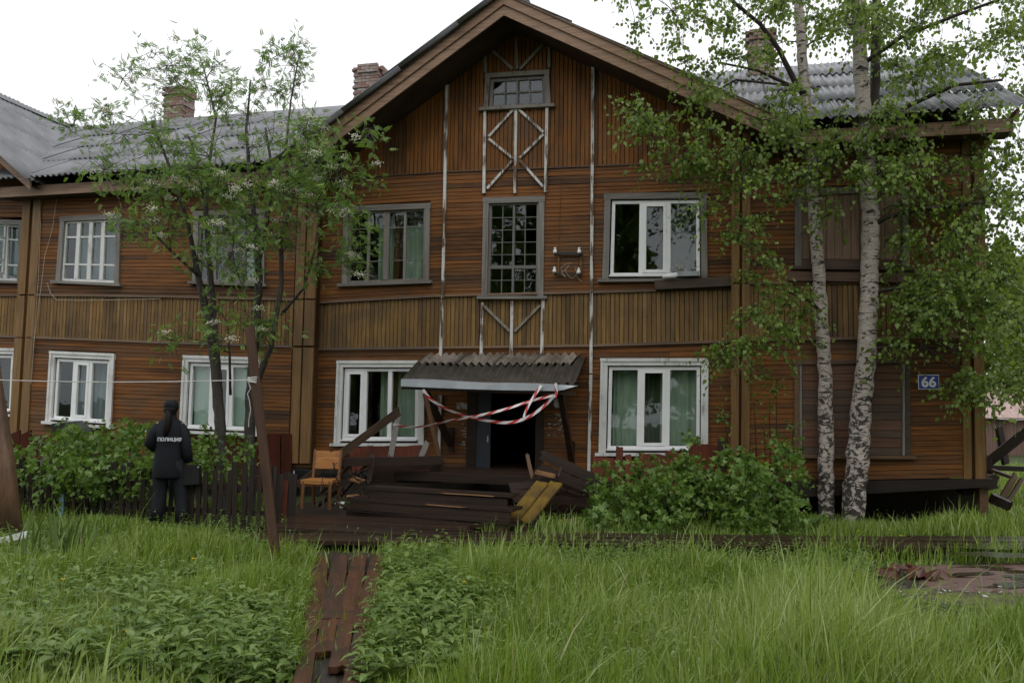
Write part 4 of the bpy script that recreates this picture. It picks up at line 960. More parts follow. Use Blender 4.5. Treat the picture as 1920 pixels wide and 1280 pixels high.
for k in range(np_):
    s = (k+.5)/np_; ends = [0, .52+random.uniform(-.08,.08), 1.0]
    for j, (t0, t1) in enumerate(zip(ends, ends[1:])):
        if (k, j) in ((1,1),(2,1)): t1 = lerp(t0, t1, .45 if k == 1 else .62)
        wd = (pth(1, (t0+t1)/2)-pth(0, (t0+t1)/2)).length/np_
        plank('path_board', pth(s, t0+.003)+Vector((0,0,random.uniform(-.006,.004)-.012)), pth(s, t1-.003)+Vector((0,0,random.uniform(-.008,.004)-.016)), wd*.985, .04, 'path', path, chips=.05)
for t in (.1, .36, .66, .92): plank('cross_joist', pth(0, t)+Vector((0,0,-.05)), pth(1, t)+Vector((0,0,-.05)), .12, .06, 'wet', path)
def _puddle():
    k = NT('wet_gravel'); c = k.coords((1,1,1)); n = k.noise(c, 1.1, 4, 0.6); n2 = k.noise(c, 40, 4, 0.7)
    pud = k.ramp(k.noise(k.coords((1,2.2,1)), 1.6, 3, 0.5), [(0.56, 0.0), (0.60, 1.0)])
    col = k.mix(pud, k.ramp(n2, [(0.3, (0.075,0.040,0.030)), (0.7, (0.17,0.10,0.08))]), (0.05,0.032,0.026))
    ro = k.math('SUBTRACT', 0.55, k.math('MULTIPLY', pud, 0.5)); h = k.math('MULTIPLY', n2, k.math('SUBTRACT', 1.0, pud)); k.bump(h, 0.7, 0.015)
    return k.done(col, ro, 0.5)
def flat(name, pts, z, m, label=None, sub=24):
    mb = MB(); c = sum((Vector((p[0], p[1], 0)) for p in pts), Vector())/len(pts); n = len(pts); V = [(c.x, c.y, z)]; Fc = []; rn = 6
    ring = []
    for i in range(n):
        for j in range(sub//n+1): ring.append(Vector((*pts[i][:2], 0)).lerp(Vector((*pts[(i+1)%n][:2], 0)), j/(sub//n+1)))
    R = len(ring)
    jit = [1+random.uniform(-.07, .07) for _ in ring]
    for k in range(1, rn+1):
        for i, p in enumerate(ring): q = c.lerp(p, k/rn*jit[i]); V.append((q.x, q.y, z-(0.03 if k == rn else 0)))
    for i in range(R): Fc.append((0, 1+i, 1+(i+1)%R))
    for k in range(rn-1):
        for i in range(R): a = 1+k*R+i; b = 1+k*R+(i+1)%R; Fc.append((a, a+R, b+R, b))
    mb.add(V, Fc, .5); o = mb.build(name, m, None); o['kind'] = 'structure'; return o
GRAVEL = [G(1690,1060), G(1960,1052), G(2100,1085), G(2080,1125), G(1900,1118), G(1690,1100)]
flat('gravel_patch', GRAVEL, 0.022, _puddle(), sub=48)
MT['darksoil'] = plain('dark_wet_soil', (0.035,0.027,0.02), 0.5, 0.4, var=0.5, scale=7)
flat('bare_soil', [G(1640,1062), G(1770,1055), G(1790,1085), G(1740,1106), G(1640,1100)], 0.012, MT['darksoil'], sub=40)
flat('bare_soil', [G(480,985), G(960,1000), G(1100,1010), G(1100,960), G(700,925), G(480,945)], 0.008, MT['darksoil'], sub=40)
flat('bare_soil', [G(548,1030), G(745,1030), G(690,1300), G(520,1300)], 0.016, MT['darksoil'], sub=60)
def _water():
    k = NT('rain_water'); n = k.noise(k.coords((1,1,1)), 14, 3); k.bump(n, 0.35, 0.02); return k.done((0.03,0.026,0.022), 0.2, 0.9)
MT['water'] = _water()
def puddle(px, z):
    mb = MB(); P = [G(x, y, z) for x, y in px]; c = sum(P, Vector())/len(P); V = [tuple(c)]; R = []
    for a, b in zip(P, P[1:]+P[:1]):
        for t in (0, .25, .5, .75): R.append(a.lerp(b, t)+Vector((random.uniform(-.04,.04), random.uniform(-.02,.02), 0)))
    V += [tuple(p) for p in R]; mb.add(V, [(0, 1+i, 1+(i+1) % len(R)) for i in range(len(R))]); o = mb.build('puddle', MT['water'], None); o['kind'] = 'structure'
puddle([(1815,1019),(1925,1016),(1990,1018),(1980,1028),(1870,1030),(1800,1027)], .108); puddle([(1770,1036),(1850,1033),(1900,1036),(1985,1034),(1990,1043),(1880,1045)], .108)
puddle([(1880,1078),(1960,1074),(1990,1082),(1900,1086)], .03); puddle([(1860,1092),(1930,1088),(1960,1096),(1890,1102)], .03); puddle([(1790,1074),(1850,1070),(1870,1075),(1800,1080)], .03)
def _moss():
    k = NT('moss_and_mud'); c = k.coords((1,1,1)); n = k.noise(c, 2.2, 5, 0.65); n2 = k.noise(c, 30, 4, 0.7)
    col = k.mix(k.ramp(k.math('ADD', k.math('MULTIPLY', n, .75), k.math('MULTIPLY', n2, .25)), [(0.46, 0.0), (0.54, 1.0)]), (0.06,0.045,0.034), k.ramp(n2, [(0.3, (0.06,0.085,0.012)), (0.7, (0.15,0.185,0.025))])); k.bump(n2, .8, .02)
    return k.done(col, .7, .3)
flat('moss_patch', [G(1640,1100), G(1720,1098), G(1990,1100), G(2060,1180), G(1780,1200), G(1660,1150)], 0.006, _moss(), sub=48)
MT['rubblewhite'] = plain('pale_chips', (0.5,0.48,0.43), .6, .3)
mb = MB()
for k in range(26):
    c = G(random.choice((random.gauss(1700,30), random.gauss(1800,25), random.gauss(1870,20))), random.gauss(1108,6), .015); s = random.uniform(.008,.03); mb.add([c+Vector((random.uniform(-s,s), random.uniform(-s,s), random.uniform(-.005,s*.7))) for _ in range(5)], [(0,1,2),(0,2,3),(0,3,4),(0,4,1),(1,4,3),(1,3,2)])
c0 = sum((Vector(v) for v in mb.v), Vector())/len(mb.v); mb.v = [tuple(Vector(v)-c0) for v in mb.v]; o = mb.build('pale_chips', MT['rubblewhite']); o.location = c0; o['kind'] = 'stuff'
# rubble of broken bricks beside the gravel
rb_ = empty('rubble_heap', G(1700, 1082), 'heap of broken wet red bricks at the end of the gravel patch', 'rubble')
MT['wetbrick'] = plain('wet_brick', (0.105,0.034,0.022), 0.4, 0.4, var=0.6, scale=12)
for k in range(26):
    x = random.gauss(0, .28); y = random.gauss(0, .12); s = random.uniform(.05, .12); mb = MB(); V = [(i*s*random.uniform(.6,1), j*s*.55*random.uniform(.6,1), l*s*.4*random.uniform(.6,1)) for l in (-1,1) for i, j in ((-1,-1),(1,-1),(1,1),(-1,1))]; mb.hexa(V)
    o = mb.build('broken_brick', MT['wetbrick'], rb_); o.location = (x, y, max(.02, .1-abs(x)*.15)*random.uniform(.3,1)); o.rotation_euler = (random.uniform(-.5,.5), random.uniform(-.5,.5), random.uniform(0,6))

# ------------------------------------------------------------------ wreckage round the porch
def P3(px, py, Y): return at(px, py, Y)
def wreck(name, label, a, b, w, h, m, cat='plank', up=(0,0,1), roll=0.0, chips=.05):
    a = Vector(a); b = Vector(b); o = plank(name, a, b, w, h, m, None, up, roll, chips); return tag(o, label, cat)
wreck('leaning_plank', 'long brown plank leaning up from the chair across the white window', P3(556,912,13.95), P3(750,769,14.25), .035, .13, 'debris', roll=.2)
wreck('leaning_timber', 'shorter thick brown timber lying under the long leaning plank', P3(590,884,14.0), P3(655,845,14.25), .06, .16, 'debris')
wreck('prop_stick', 'pale grey stick propping the upper end of the leaning plank', P3(732,857,14.2), P3(747,775,14.27), .09, .03, 'grey', up=(0,1,0))
wreck('railing_board', 'thick black wet railing board lying level left of the doorway', P3(628,866,13.7), P3(830,862,14.0), .1, .13, 'wet', 'railing')
bx = empty('porch_bench', P3(755, 885, 14.2), 'dark boarded side of the porch below the black railing board', 'railing')
for k in range(4): plank('side_board', P3(690,873+k*9,14.2), P3(830,873+k*9,14.3), .03, .085, 'wet', bx)
for x in (693, 826): plank('post', P3(x,905,14.15), P3(x,862,14.15), .08, .08, 'wet', bx, up=(0,1,0))
wreck('olive_prop', 'thin olive plank standing slanted between canopy and railing', P3(797,738,14.05), P3(824,858,14.2), .075, .03, 'debris', up=(0,1,0))
wreck('torn_board', 'short stub of weathered board standing on the railing beside the batten', P3(790,855,14.1), P3(800,830,14.1), .09, .03, 'grey', up=(0,1,0))
for k, (a, b, m, l) in enumerate((((690,868),(634,934),'wet','broken black board slanting down beside the steps'), ((660,862),(612,925),'debris','splintered brown board slanting behind the chair'), ((655,895),(678,902),'fresh_or_lit_wood','short chunk of pale torn wood among the broken boards'), ((668,930),(650,932),'fresh_or_lit_wood','small block of bare wood at the left end of the steps'), ((700,852),(690,905),'wet','upright black board stump left of the steps'), ((640,915),(600,945),'wet','low black board behind the chair legs'))):
    wreck('broken_board', l, P3(*a, 14.0-.05*k), P3(*b, 13.85-.05*k), .12, .03, m, roll=.5)
MT['trash'] = plain('white_litter', (0.6,0.6,0.6), 0.6, 0.3)
mb = MB()
for k in range(9):
    c = P3(random.uniform(628,655), random.uniform(938,950), 13.1); s = random.uniform(.03,.07); mb.add([c+Vector((random.uniform(-s,s), random.uniform(-s,s), random.uniform(-s*.6,s*.6))) for _ in range(4)], [(0,1,2),(0,2,3),(0,3,1),(1,3,2)])
c0 = sum((Vector(v) for v in mb.v), Vector())/len(mb.v); mb.v = [tuple(Vector(v)-c0) for v in mb.v]; o = mb.build('litter', MT['trash']); o.location = c0; o['kind'] = 'stuff'; tag(o, 'scraps of white litter beside the steps', 'litter')
# red panels leaning along the wall
for k, (a, lab) in enumerate((((655,698,839,884),'red-brown panel leaning under the left part of the white window by the porch'), ((700,733,837,884),'red-brown panel leaning behind the railing board'), ((735,806,836,884),'wide red-brown panel leaning beside the torn board'),
        ((1112,1152,857,915),'slanted red-brown panel leaning right of the batten'), ((1155,1168,838,915),'narrow red-brown board standing before the right window'), ((1172,1184,853,915),'thin red-brown board edge left of the gap'), ((1198,1246,851,925),'red-brown panel behind the left of the currant bush'), ((1248,1290,847,925),'red-brown panel behind the middle of the currant bush'), ((1292,1344,833,930),'red-brown panel rising behind the top of the currant bush'))):
    x0, x1, y0, y1 = a; Yw = 14.55 if x0 < 1000 else 13.55
    t = P3((x0+x1)/2, y0, Yw); b = P3((x0+x1)/2+(random.uniform(-4,4)), y1, Yw-.3); w = (x1-x0)/FPX*Yw
    o = plank('plywood_sheet', b, t, w, .022, 'red', None, up=(0,-1,.2), chips=.02); tag(o, lab, 'board')
    o.data.materials[0] = MT['redx']
wreck('leaning_post', 'dark jagged post stub standing at the right end of the red-brown panels', P3(1352,915,13.3), P3(1354,822,13.35), .13, .05, 'wet', 'post', up=(0,1,0))
# loose splinters and scraps
mb = MB(); c0 = P3(700, 960, 13)
for k in range(90):
    if k % 2: c = P3(random.uniform(600, 700), random.uniform(880, 955), random.uniform(13.0, 13.8))
    else: c = P3(random.uniform(985, 1090), random.uniform(880, 985), random.uniform(12.6, 13.4))
    d = Vector((random.uniform(-1,1), random.uniform(-.5,.5), random.uniform(-.7,.7))).normalized()*random.uniform(.06,.28); mb.beam(c-c0, c-c0+d, random.uniform(.008,.03), random.uniform(.006,.018))
o = mb.build('splinters', MT['wetdull']); o.location = c0; o['kind'] = 'stuff'
# collapsed railing on the right of the steps
wreck('fallen_railing', 'upper long black plank fallen slanting from the doorway to the bush', P3(1016,852,13.3), P3(1152,916,12.9), .06, .15, 'wetdull', roll=-.05)
wreck('fallen_plank', 'lower black plank with a torn end fallen beside the doorway', P3(1010,876,13.1), P3(1125,924,12.75), .05, .14, 'wetdull', roll=.0)
wreck('pale_offcut', 'short pale torn wood offcut below the fallen black plank', P3(1006,884,13.0), P3(1040,892,12.95), .07, .06, 'fresh_or_lit_wood', 'offcut')
wreck('split_stick', 'thin split stick standing in the dark doorway', P3(998,895,13.6), P3(988,850,13.75), .06, .03, 'debris', 'stick', up=(0,1,0))
yb = empty('yellow_board', G(972, 990), 'two yellow painted planks leaning slanted off the right of the steps', 'boards')
for s in (-.5, .5):
    a = P3(970, 982, 11.9)+Vector((s*.2, 0, 0)); b = P3(1031, 905, 12.6)+Vector((s*.2, 0, -.0)); plank('yellow_plank', a+Vector((0,0,.02)), b+Vector((0,0,random.uniform(0,.01))), .195, .035, 'yellow', yb, up=(-.35,-.85,.6), chips=.02)
gb = empty('tilted_boards', G(985, 985), 'dark greenish boards tilted down between steps and yellow planks', 'boards')
for k in range(3): plank('board', P3(955+k*4,912+k*12,13.0-.1*k), P3(1012-k*4,908+k*14,13.2-.1*k), .14, .03, 'wet', gb, up=(0,-.7,.7))
wreck('low_offcut', 'short red-brown board lying in the grass below the yellow planks', P3(940,996,11.7), P3(984,990,11.75), .1, .06, 'path', 'offcut')
wreck('long_low_board', 'long dark board lying in the grass left of the currant bush', P3(978,1020,11.2), P3(1092,984,12.2), .12, .09, 'wet')
wreck('bare_offcut', 'pale bare board end lying beside the currant bush', P3(1052,978,12.3), P3(1082,975,12.4), .08, .05, 'fresh_or_lit_wood', 'offcut')
wreck('porch_joist', 'dark joist under the fallen planks right of the steps', P3(1000,930,13.1), P3(1120,945,12.9), .12, .12, 'wet', 'joist')
for k in range(4): wreck('dark_skirting', ('upper','second','third','lowest')[k]+' dark board closing the side of the porch right of the steps', P3(985,915+k*15,13.55), P3(1112,912+k*17,13.35), .03, .16, 'wet')
# ------------------------------------------------------------------ chair
cp = G(600, 966); ch = empty('wooden_chair', (cp.x, cp.y, 0.12), 'old orange-brown wooden chair with a torn backrest on the deck', 'chair', rz=math.radians(-8))
MT['chairwood'] = wood('chair_wood', [(0.36,0.155,0.045), (0.42,0.19,0.058)], 'x', 0.4, stain=0.55, stain_col=(0.16,0.07,0.028)); MT['chairleg'] = wood('chair_leg_wood', [(0.17,0.072,0.028), (0.2,0.085,0.032)], 'z', 0.4, stain=0.4)
S = .24
mb = MB(); V = []; Fc = []; nx_, ny = 8, 8
for j in range(ny+1):
    for i in range(nx_+1):
        x = (i/nx_-.5)*.50; y = (j/ny-.5)*.46; z = .44-.02*math.cos(x*6)*math.cos(y*6)
        if j == 0: z -= .012; y += .02*abs(i/nx_-.5)*2
        V.append((x*(1-.08*j/ny), y, z))
nV = len(V); V += [(x, y, z-.05) for x, y, z in V]
for j in range(ny):
    for i in range(nx_): a = j*(nx_+1)+i; Fc += [(a, a+1, a+nx_+2, a+nx_+1), (nV+a, nV+a+nx_+1, nV+a+nx_+2, nV+a+1)]
edge = [i for i in range(nx_+1)] + [j*(nx_+1)+nx_ for j in range(1, ny+1)] + [ny*(nx_+1)+i for i in range(nx_-1, -1, -1)] + [j*(nx_+1) for j in range(ny-1, 0, -1)]
for a, b in zip(edge, edge[1:]+edge[:1]): Fc.append((a, nV+a, nV+b, b))
mb.add(V, Fc, 0); mb.build('seat', MT['chairwood'], ch, smooth=False)
mb = MB(); V = []; Fc = []; n = 12
for i in range(n+1):
    x = (i/n-.5)*.44; y = .22+.03*(1-(2*i/n-1)**2)*1.0
    notch = .03 if i == 7 else 0
    for z, t in ((.58, 0), (.86-notch, 0), (.86-notch, .018), (.58, .018)): V.append((x, y+t+(z-.58)*.18, z))
for i in range(n):
    for k in range(4): a = i*4+k; b = i*4+(k+1)%4; Fc.append((a, b, b+4, a+4))
Fc += [(0,3,2,1), (n*4, n*4+1, n*4+2, n*4+3)]
mb.add(V, Fc, .5); mb.build('backrest', MT['chairwood'], ch)
for x in (-.21, .21):
    mb = MB(); mb.beam((x, -.2, .42), (x*1.05, -.21, 0), .04, .04); mb.build('leg', MT['chairleg'], ch)
    mb = MB(); mb.beam((x, .26, .0), (x, .21, .44), .038, .045); mb.beam((x, .21, .44), (x*1.04, .29, .88), .034, .045); mb.build('leg', MT['chairleg'], ch)
    mb = MB(); mb.beam((x, -.18, .36), (x, .2, .36), .022, .05); mb.build('rail', MT['chairleg'], ch)
mb = MB(); mb.beam((-.19, -.19, .365), (.19, -.19, .365), .022, .05); mb.build('rail', MT['chairleg'], ch)

# ------------------------------------------------------------------ poles and clothesline
a = G(524, 1078); b = at(468, 614, a.y+.25); pole = plank('leaning_pole', a+Vector((0,0,-.1)), b, .085, .06, 'poler', None, up=(0,-1,0)); tag(pole, 'tall thin brown pole leaning left in the grass beside the plank path', 'pole')
a2 = G(20, 1010); mb = MB(); tp = at(-35, 560, a2.y); pts = [Vector((0,0,-.1)), (tp-a2)*.3, (tp-a2)*.62, tp-a2]; pts[1] = pts[1]+Vector((.0,0,0))
mb.tube(pts, [.165, .15, .12, .10], 14, .3)
lg = mb.build('log_post', MT['logpost'], None, smooth=True); lg.location = a2; tag(lg, 'thick bare brown log post slanting at the left edge of the photo', 'post')
wreck('white_rail', 'white painted batten lying low in the grass at the foot of the log post', at(-40,1022,a2.y-.75), at(52,1001,a2.y-.65), .05, .07, 'pvc', 'batten')
knot = at(475, 712, a.y+.2)
MT['rope'] = plain('white_rope', (0.58,0.56,0.53), 0.8, 0.2)
cl_ = empty('clothesline', knot, 'thin white clothesline stretched left from the leaning pole with its knot', 'clothesline')
mb = MB(); end = at(-60, 710, a2.y-.4); mb.tube([(end-knot)*(i/24)+Vector((0, 0, -.03*math.sin(math.pi*i/24))) for i in range(25)], .0055, 5); mb.build('rope', MT['rope'], cl_)
mb = MB()
for k in range(4): mb.tube([Vector((.055*math.cos(t), .05*math.sin(t)-.0, -.022+k*.015+.006*math.sin(2*t+k))) for t in [i*math.pi/8 for i in range(17)]], .0065, 5)
mb.build('knot', MT['rope'], cl_)
mb = MB(); mb.tube([at(x, y, a.y+.16)-knot for x, y in ((466,716),(470,728),(464,738),(468,752),(470,768),(467,784),(466,800))], .0045, 5); mb.build('loose_end', MT['rope'], cl_)

# ------------------------------------------------------------------ barrier tape
def _tape():
    k = NT('red_white_tape'); tc = k.n('UVMap'); sx = k.n('SeparateXYZ'); k.set(sx, Vector=tc.outputs[0])
    v = k.math('FRACT', k.math('ADD', k.math('MULTIPLY', sx.outputs[0], 3.4), k.math('MULTIPLY', sx.outputs[1], 0.45)))
    f = k.ramp(v, [(0.0, 0.0), (0.58, 1.0)], 'CONSTANT'); k.done(k.mix(f, (0.72,0.70,0.70), (0.52,0.035,0.03)), 0.35, 0.5)
    return k.m
MT['tape'] = _tape()
tp_ = empty('barrier_tape', on_wall(900, 770, -.9), 'red and white barrier tape looped across the dark doorway', 'tape')
def ribbon(px, Y, w, parent, twist=0.0, sag=0):
    P = [at(x, y, yy) for (x, y), yy in zip(px, Y)]; fine = []
    for i in range(len(P)-1):
        p0, p1, p2, p3 = [P[max(0, min(len(P)-1, i+k))] for k in (-1, 0, 1, 2)]
        for t in [j/8 for j in range(8)]: fine.append(0.5*((2*p1)+(p2-p0)*t+(2*p0-5*p1+4*p2-p3)*t*t+(3*p1-p0-3*p2+p3)*t**3))
    fine.append(P[-1]); c = Vector(parent.location); V = []; Fc = []; U = []; s = 0
    for i, p in enumerate(fine):
        if i: s += (p-fine[i-1]).length
        d = (fine[min(i+1, len(fine)-1)]-fine[max(i-1, 0)]).normalized(); n = d.cross(Vector((0,1,0))).normalized(); ang = twist*math.sin(s*2.2)+.25; nn = n*math.cos(ang)+d.cross(n)*math.sin(ang)
        V += [p-c+nn*w/2, p-c-nn*w/2]; U += [(s, 0), (s, 1)]
    for i in range(len(fine)-1): Fc.append((2*i, 2*i+2, 2*i+3, 2*i+1))
    me = bpy.data.meshes.new('strip'); me.from_pydata([tuple(v) for v in V], [], Fc); me.materials.append(MT['tape']); uv = me.uv_layers.new()
    for l in me.loops: uv.data[l.index].uv = U[l.vertex_index]
    o = link('strip', me, parent); md = o.modifiers.new('thickness', 'SOLIDIFY'); md.thickness = .002; return o
ribbon([(793,730),(810,750),(850,772),(900,786),(950,792),(985,784),(1015,765),(1042,738),(1045,722)], [13.95]*9, .05, tp_, .55)
ribbon([(737,795),(765,800),(800,798),(840,789),(885,781),(940,769),(1000,750),(1038,741)], [13.6,13.75,13.85,13.9,13.95,13.95,13.9,13.85], .042, tp_, .7)
ribbon([(1015,722),(1003,740),(990,762),(982,782)], [13.85]*4, .05, tp_, .5)
ribbon([(1042,718),(1043,735),(1041,745)], [13.82]*3, .045, tp_, .2)

# ------------------------------------------------------------------ fence
fa = G(24, 965); fb = G(505, 992); fdir = (fb-fa).normalized(); FL = (fb-fa).length
fn = empty('picket_fence', fa.lerp(fb, .5), 'low dark weathered picket fence along the left flower bed', 'fence')
npk = 37
for k in range(npk):
    p = fa+fdir*(FL*(k+.5)/npk+random.uniform(-.012,.012)); xpx = lerp(24, 505, k/npk)
    h = .78+random.uniform(-.05,.06) if xpx < 440 else .86+random.uniform(-.05,.1); w = random.uniform(.05,.072); lean = random.uniform(-.03,.03)
    m = 'fence'
    if 126 < xpx < 137: m = 'bluepaint'; p = p+Vector((-.02,-.06,0)); h = .62
    elif 140 < xpx < 165 and k % 2: m = 'debris'
    plank('picket', p+Vector((0,-.03 if m != 'bluepaint' else -.08,-.05)), p+fdir*lean+Vector((0,-.03 if m != 'bluepaint' else -.08,h)), w, .022, m if m != 'fence' else 'fencex', fn, up=(0,-1,0), chips=.015)
for z in (.2, .55): plank('rail', fa+Vector((0,.01,z)), fb+Vector((0,.01,z+random.uniform(-.03,.03))), .04, .07, 'fencex', fn)
for t in (0.02, .33, .66, .99): plank('fence_post', fa.lerp(fb, t)+Vector((0,.06,-.05)), fa.lerp(fb, t)+Vector((0,.06,.85)), .08, .08, 'fencex', fn, up=(0,-1,0))
gp = empty('board_stack', G(520, 985), 'dark upright boards with a pale metal rod closing the gap between fence and chair', 'boards')
for k in range(5): plank('upright_board', G(508+k*9,984)+Vector((0,random.uniform(0,.2),0)), G(508+k*9,984)+Vector((random.uniform(-.02,.02),random.uniform(.1,.2),random.uniform(.6,.95))), .09, .025, 'fencex' if k != 2 else 'redx', gp, up=(0,-1,0))
mb = MB(); c = G(551, 975)-Vector(gp.location); mb.tube([c, c+Vector((-.03,.02,.72))], .012); mb.build('metal_rod', MT['tin'], gp)

# ------------------------------------------------------------------ the person
PL = G(310, 986); pe = empty('person', (PL.x, PL.y, 0), 'person seen from behind in dark navy police uniform with long ponytail, standing by the fence', 'person', rz=math.radians(4))
MT['navy'] = plain('navy_cloth', (0.009,0.010,0.014), 0.75, 0.25, var=0.35, scale=5); MT['skin'] = plain('skin', (0.42,0.24,0.17), 0.55, 0.3, var=0.1); MT['hair'] = plain('dark_hair', (0.007,0.005,0.004), 0.65, 0.2, var=0.4, scale=20); MT['blackl'] = plain('black_leather', (0.008,0.008,0.008), 0.5, 0.3); MT['gold'] = plain('gold_badge', (0.5,0.33,0.05), 0.4, 0.5); MT['lettering'] = plain('reflective_lettering', (0.62,0.64,0.66), 0.5, 0.4, var=.05)
def skin_body(name, verts, edges, m, parent, root=0, sub=1):
    me = bpy.data.meshes.new(name); me.from_pydata([v[:3] for v in verts], edges, []); o = bpy.data.objects.new(name, me); COL.objects.link(o)
    md = o.modifiers.new('skin', 'SKIN'); sk = me.skin_vertices[0].data if me.skin_vertices else None
    if sk is None:
        b = bmesh.new(); b.from_mesh(me); b.verts.layers.skin.verify(); b.to_mesh(me); b.free(); sk = me.skin_vertices[0].data
    for i, v in enumerate(verts): sk[i].radius = (v[3], v[4] if len(v) > 4 else v[3]); sk[i].use_root = (i == root)
    s = o.modifiers.new('smooth', 'SUBSURF'); s.levels = sub; s.render_levels = sub
    dg = bpy.context.evaluated_depsgraph_get(); dg.update(); m2 = bpy.data.meshes.new_from_object(o.evaluated_get(dg)); bpy.data.objects.remove(o)
    m2.materials.clear(); m2.materials.append(m); m2.polygons.foreach_set('use_smooth', [True]*len(m2.polygons)); return link(name, m2, parent)
bv = [(0,0,.94,.12,.10),(0,0,1.12,.125,.09),(0,0,1.32,.14,.10),(0,.0,1.46,.055),(0,.015,1.53,.05),(0,.02,1.60,.085,.09),(0,.015,1.68,.07,.08),
 (-.17,0,1.40,.055),(-.24,-.04,1.13,.042),(-.17,.18,1.06,.032),(-.15,.25,1.05,.03),
 (.17,0,1.40,.055),(.23,-.03,1.12,.042),(.25,.05,.88,.03),(.255,.06,.81,.03),
 (-.09,0,.88,.085),(-.10,.02,.48,.058),(-.11,-.02,.09,.042),(-.12,.13,.04,.035),
 (.09,0,.88,.085),(.16,.06,.48,.058),(.23,-.03,.09,.042),(.26,.11,.04,.035),
 (0,.105,1.585,.014)]
be = [(0,1),(1,2),(2,3),(3,4),(4,5),(5,6),(2,7),(7,8),(8,9),(9,10),(2,11),(11,12),(12,13),(13,14),(0,15),(15,16),(16,17),(17,18),(0,19),(19,20),(20,21),(21,22),(5,23)]
for base, sx_, root_i in (((.255,.06,.81), 1, 14), ((-.15,.25,1.05), -1, 10)):   # five fingers on each hand
    for f in range(4):
        off = (-.027+.018*f); n0 = len(bv); ln = (.07,.08,.075,.06)[f]
        if sx_ > 0: p1 = (base[0]-.004, base[1]+off, base[2]-.035); p2 = (base[0]-.012, base[1]+off, base[2]-.035-ln*.5); p3 = (base[0]-.04, base[1]+off, base[2]-.035-ln*.62)
        else: p1 = (base[0]+.03, base[1]+.015, base[2]+off); p2 = (base[0]+.03+ln*.5, base[1]+.02, base[2]+off); p3 = (base[0]+.03+ln*.7, base[1]-.01, base[2]+off)
        for q_ in (p1, p2, p3): bv.append((*q_, .0095))
        be += [(root_i, n0), (n0, n0+1), (n0+1, n0+2)]
    n0 = len(bv); t1 = (base[0]-.02*sx_, base[1]+.035, base[2]+.0); t2 = (t1[0]-.01*sx_, t1[1]+.02, t1[2]-.04); bv += [(*t1, .011), (*t2, .010)]; be += [(root_i, n0), (n0, n0+1)]
skin_body('body', bv, be, MT['skin'], pe)
def wob(mb, amp, fq=9):
    out = []
    for x, y, z in mb.v:
        s = amp*(math.sin(z*fq*3+x*7)+.6*math.sin(z*fq*5+y*11+x*3)); L = math.hypot(x, y) or 1; out.append((x+s*x/L, y+s*y/L, z))
    mb.v = out
jk = MB(); jk.loft([(0,0,.66,.195,.15),(0,0,.68,.205,.16),(0,0,.82,.195,.155),(0,0,1.0,.182,.145),(0,0,1.15,.185,.145),(0,0,1.28,.205,.148),(0,0,1.35,.205,.136),(0,0,1.40,.182,.12),(0,0,1.44,.145,.10),(0,0,1.47,.10,.09),(0,0,1.50,.085,.085),(0,0,1.54,.08,.082)], 28); wob(jk, .006); jk.build('jacket', MT['navy'], pe, smooth=True)
for pts, r in (([(-.14,0,1.385),(-.20,-.02,1.28),(-.245,-.05,1.12),(-.225,.06,1.07),(-.17,.19,1.06)], [.06,.08,.074,.068,.055]), ([(.14,0,1.385),(.20,-.015,1.28),(.235,-.03,1.12),(.245,.01,1.0),(.255,.05,.88)], [.06,.078,.072,.068,.058])):
    mb = MB(); mb.tube(pts, r, 14); wob(mb, .003, 14); mb.build('sleeve', MT['navy'], pe, smooth=True)
for pts in ([(-.09,0,.90),(-.10,.01,.70),(-.105,.03,.48),(-.115,0,.25),(-.12,-.01,.07)], [(.09,0,.90),(.125,.03,.70),(.165,.06,.48),(.205,.02,.25),(.24,-.02,.07)]):
    mb = MB(); mb.tube(pts, [.115,.11,.092,.088,.095], 16); wob(mb, .004, 8); mb.build('trouser_leg', MT['navy'], pe, smooth=True)
for x, r in ((-.12, -.05), (.25, .15)):
    mb = MB(); mb.loft([(x+.12*r, .045, 0, .05, .14),(x+.12*r, .045, .03, .052, .142),(x, .02, .07, .048, .105),(x, -.02, .10, .05, .06),(x,-.02,.16,.05,.055)], 14); mb.build('boot', MT['blackl'], pe, smooth=True)
mb = MB(); mb.loft([(0,.01,1.60,.094,.10),(0,.01,1.66,.098,.106),(0,.01,1.70,.09,.10),(0,.01,1.725,.06,.07),(0,.01,1.735,.02,.02)], 18); mb.build('cap', MT['navy'], pe, smooth=True)
mb = MB(); mb.loft([(0,-.012,1.50,.055,.06),(0,-.008,1.55,.083,.082),(0,-.006,1.60,.092,.094),(0,-.004,1.63,.09,.094)], 16); mb.build('hair', MT['hair'], pe, smooth=True)
mb = MB(); mb.tube([(.0,-.08,1.58),(.01,-.13,1.54),(.015,-.15,1.45),(.005,-.165,1.36),(.0,-.165,1.29),(-.01,-.16,1.24)], [.03,.05,.055,.05,.04,.015], 12); mb.build('ponytail', MT['hair'], pe, smooth=True)
text_mesh('ПОЛИЦИЯ', .062, MT['lettering'], 'lettering', pe, (.055,-.168,1.19), (math.pi/2-.04,0,.10), .001, .0018)
for z, m in ((1.30,'lettering'),(1.275,'gold'),(1.245,'gold')):
    mb = MB(); mb.box((-.315,-.06,z-.008), (-.30,-.02,z+.008)); mb.build('sleeve_patch', MT[m], pe)
bp_ = Vector((PL.x+.30, PL.y+.06, .70)); bag = empty('shoulder_bag', bp_, 'black leather bag held low at the right hand of the person', 'bag')
mb = MB(); mb.hexa([(-.09,-.07,-.14),(.14,-.06,-.12),(.14,.06,-.12),(-.09,.07,-.14),(-.08,-.05,.14),(.12,-.04,.13),(.12,.04,.13),(-.08,.05,.14)]); mb.build('bag_body', MT['blackl'], bag)
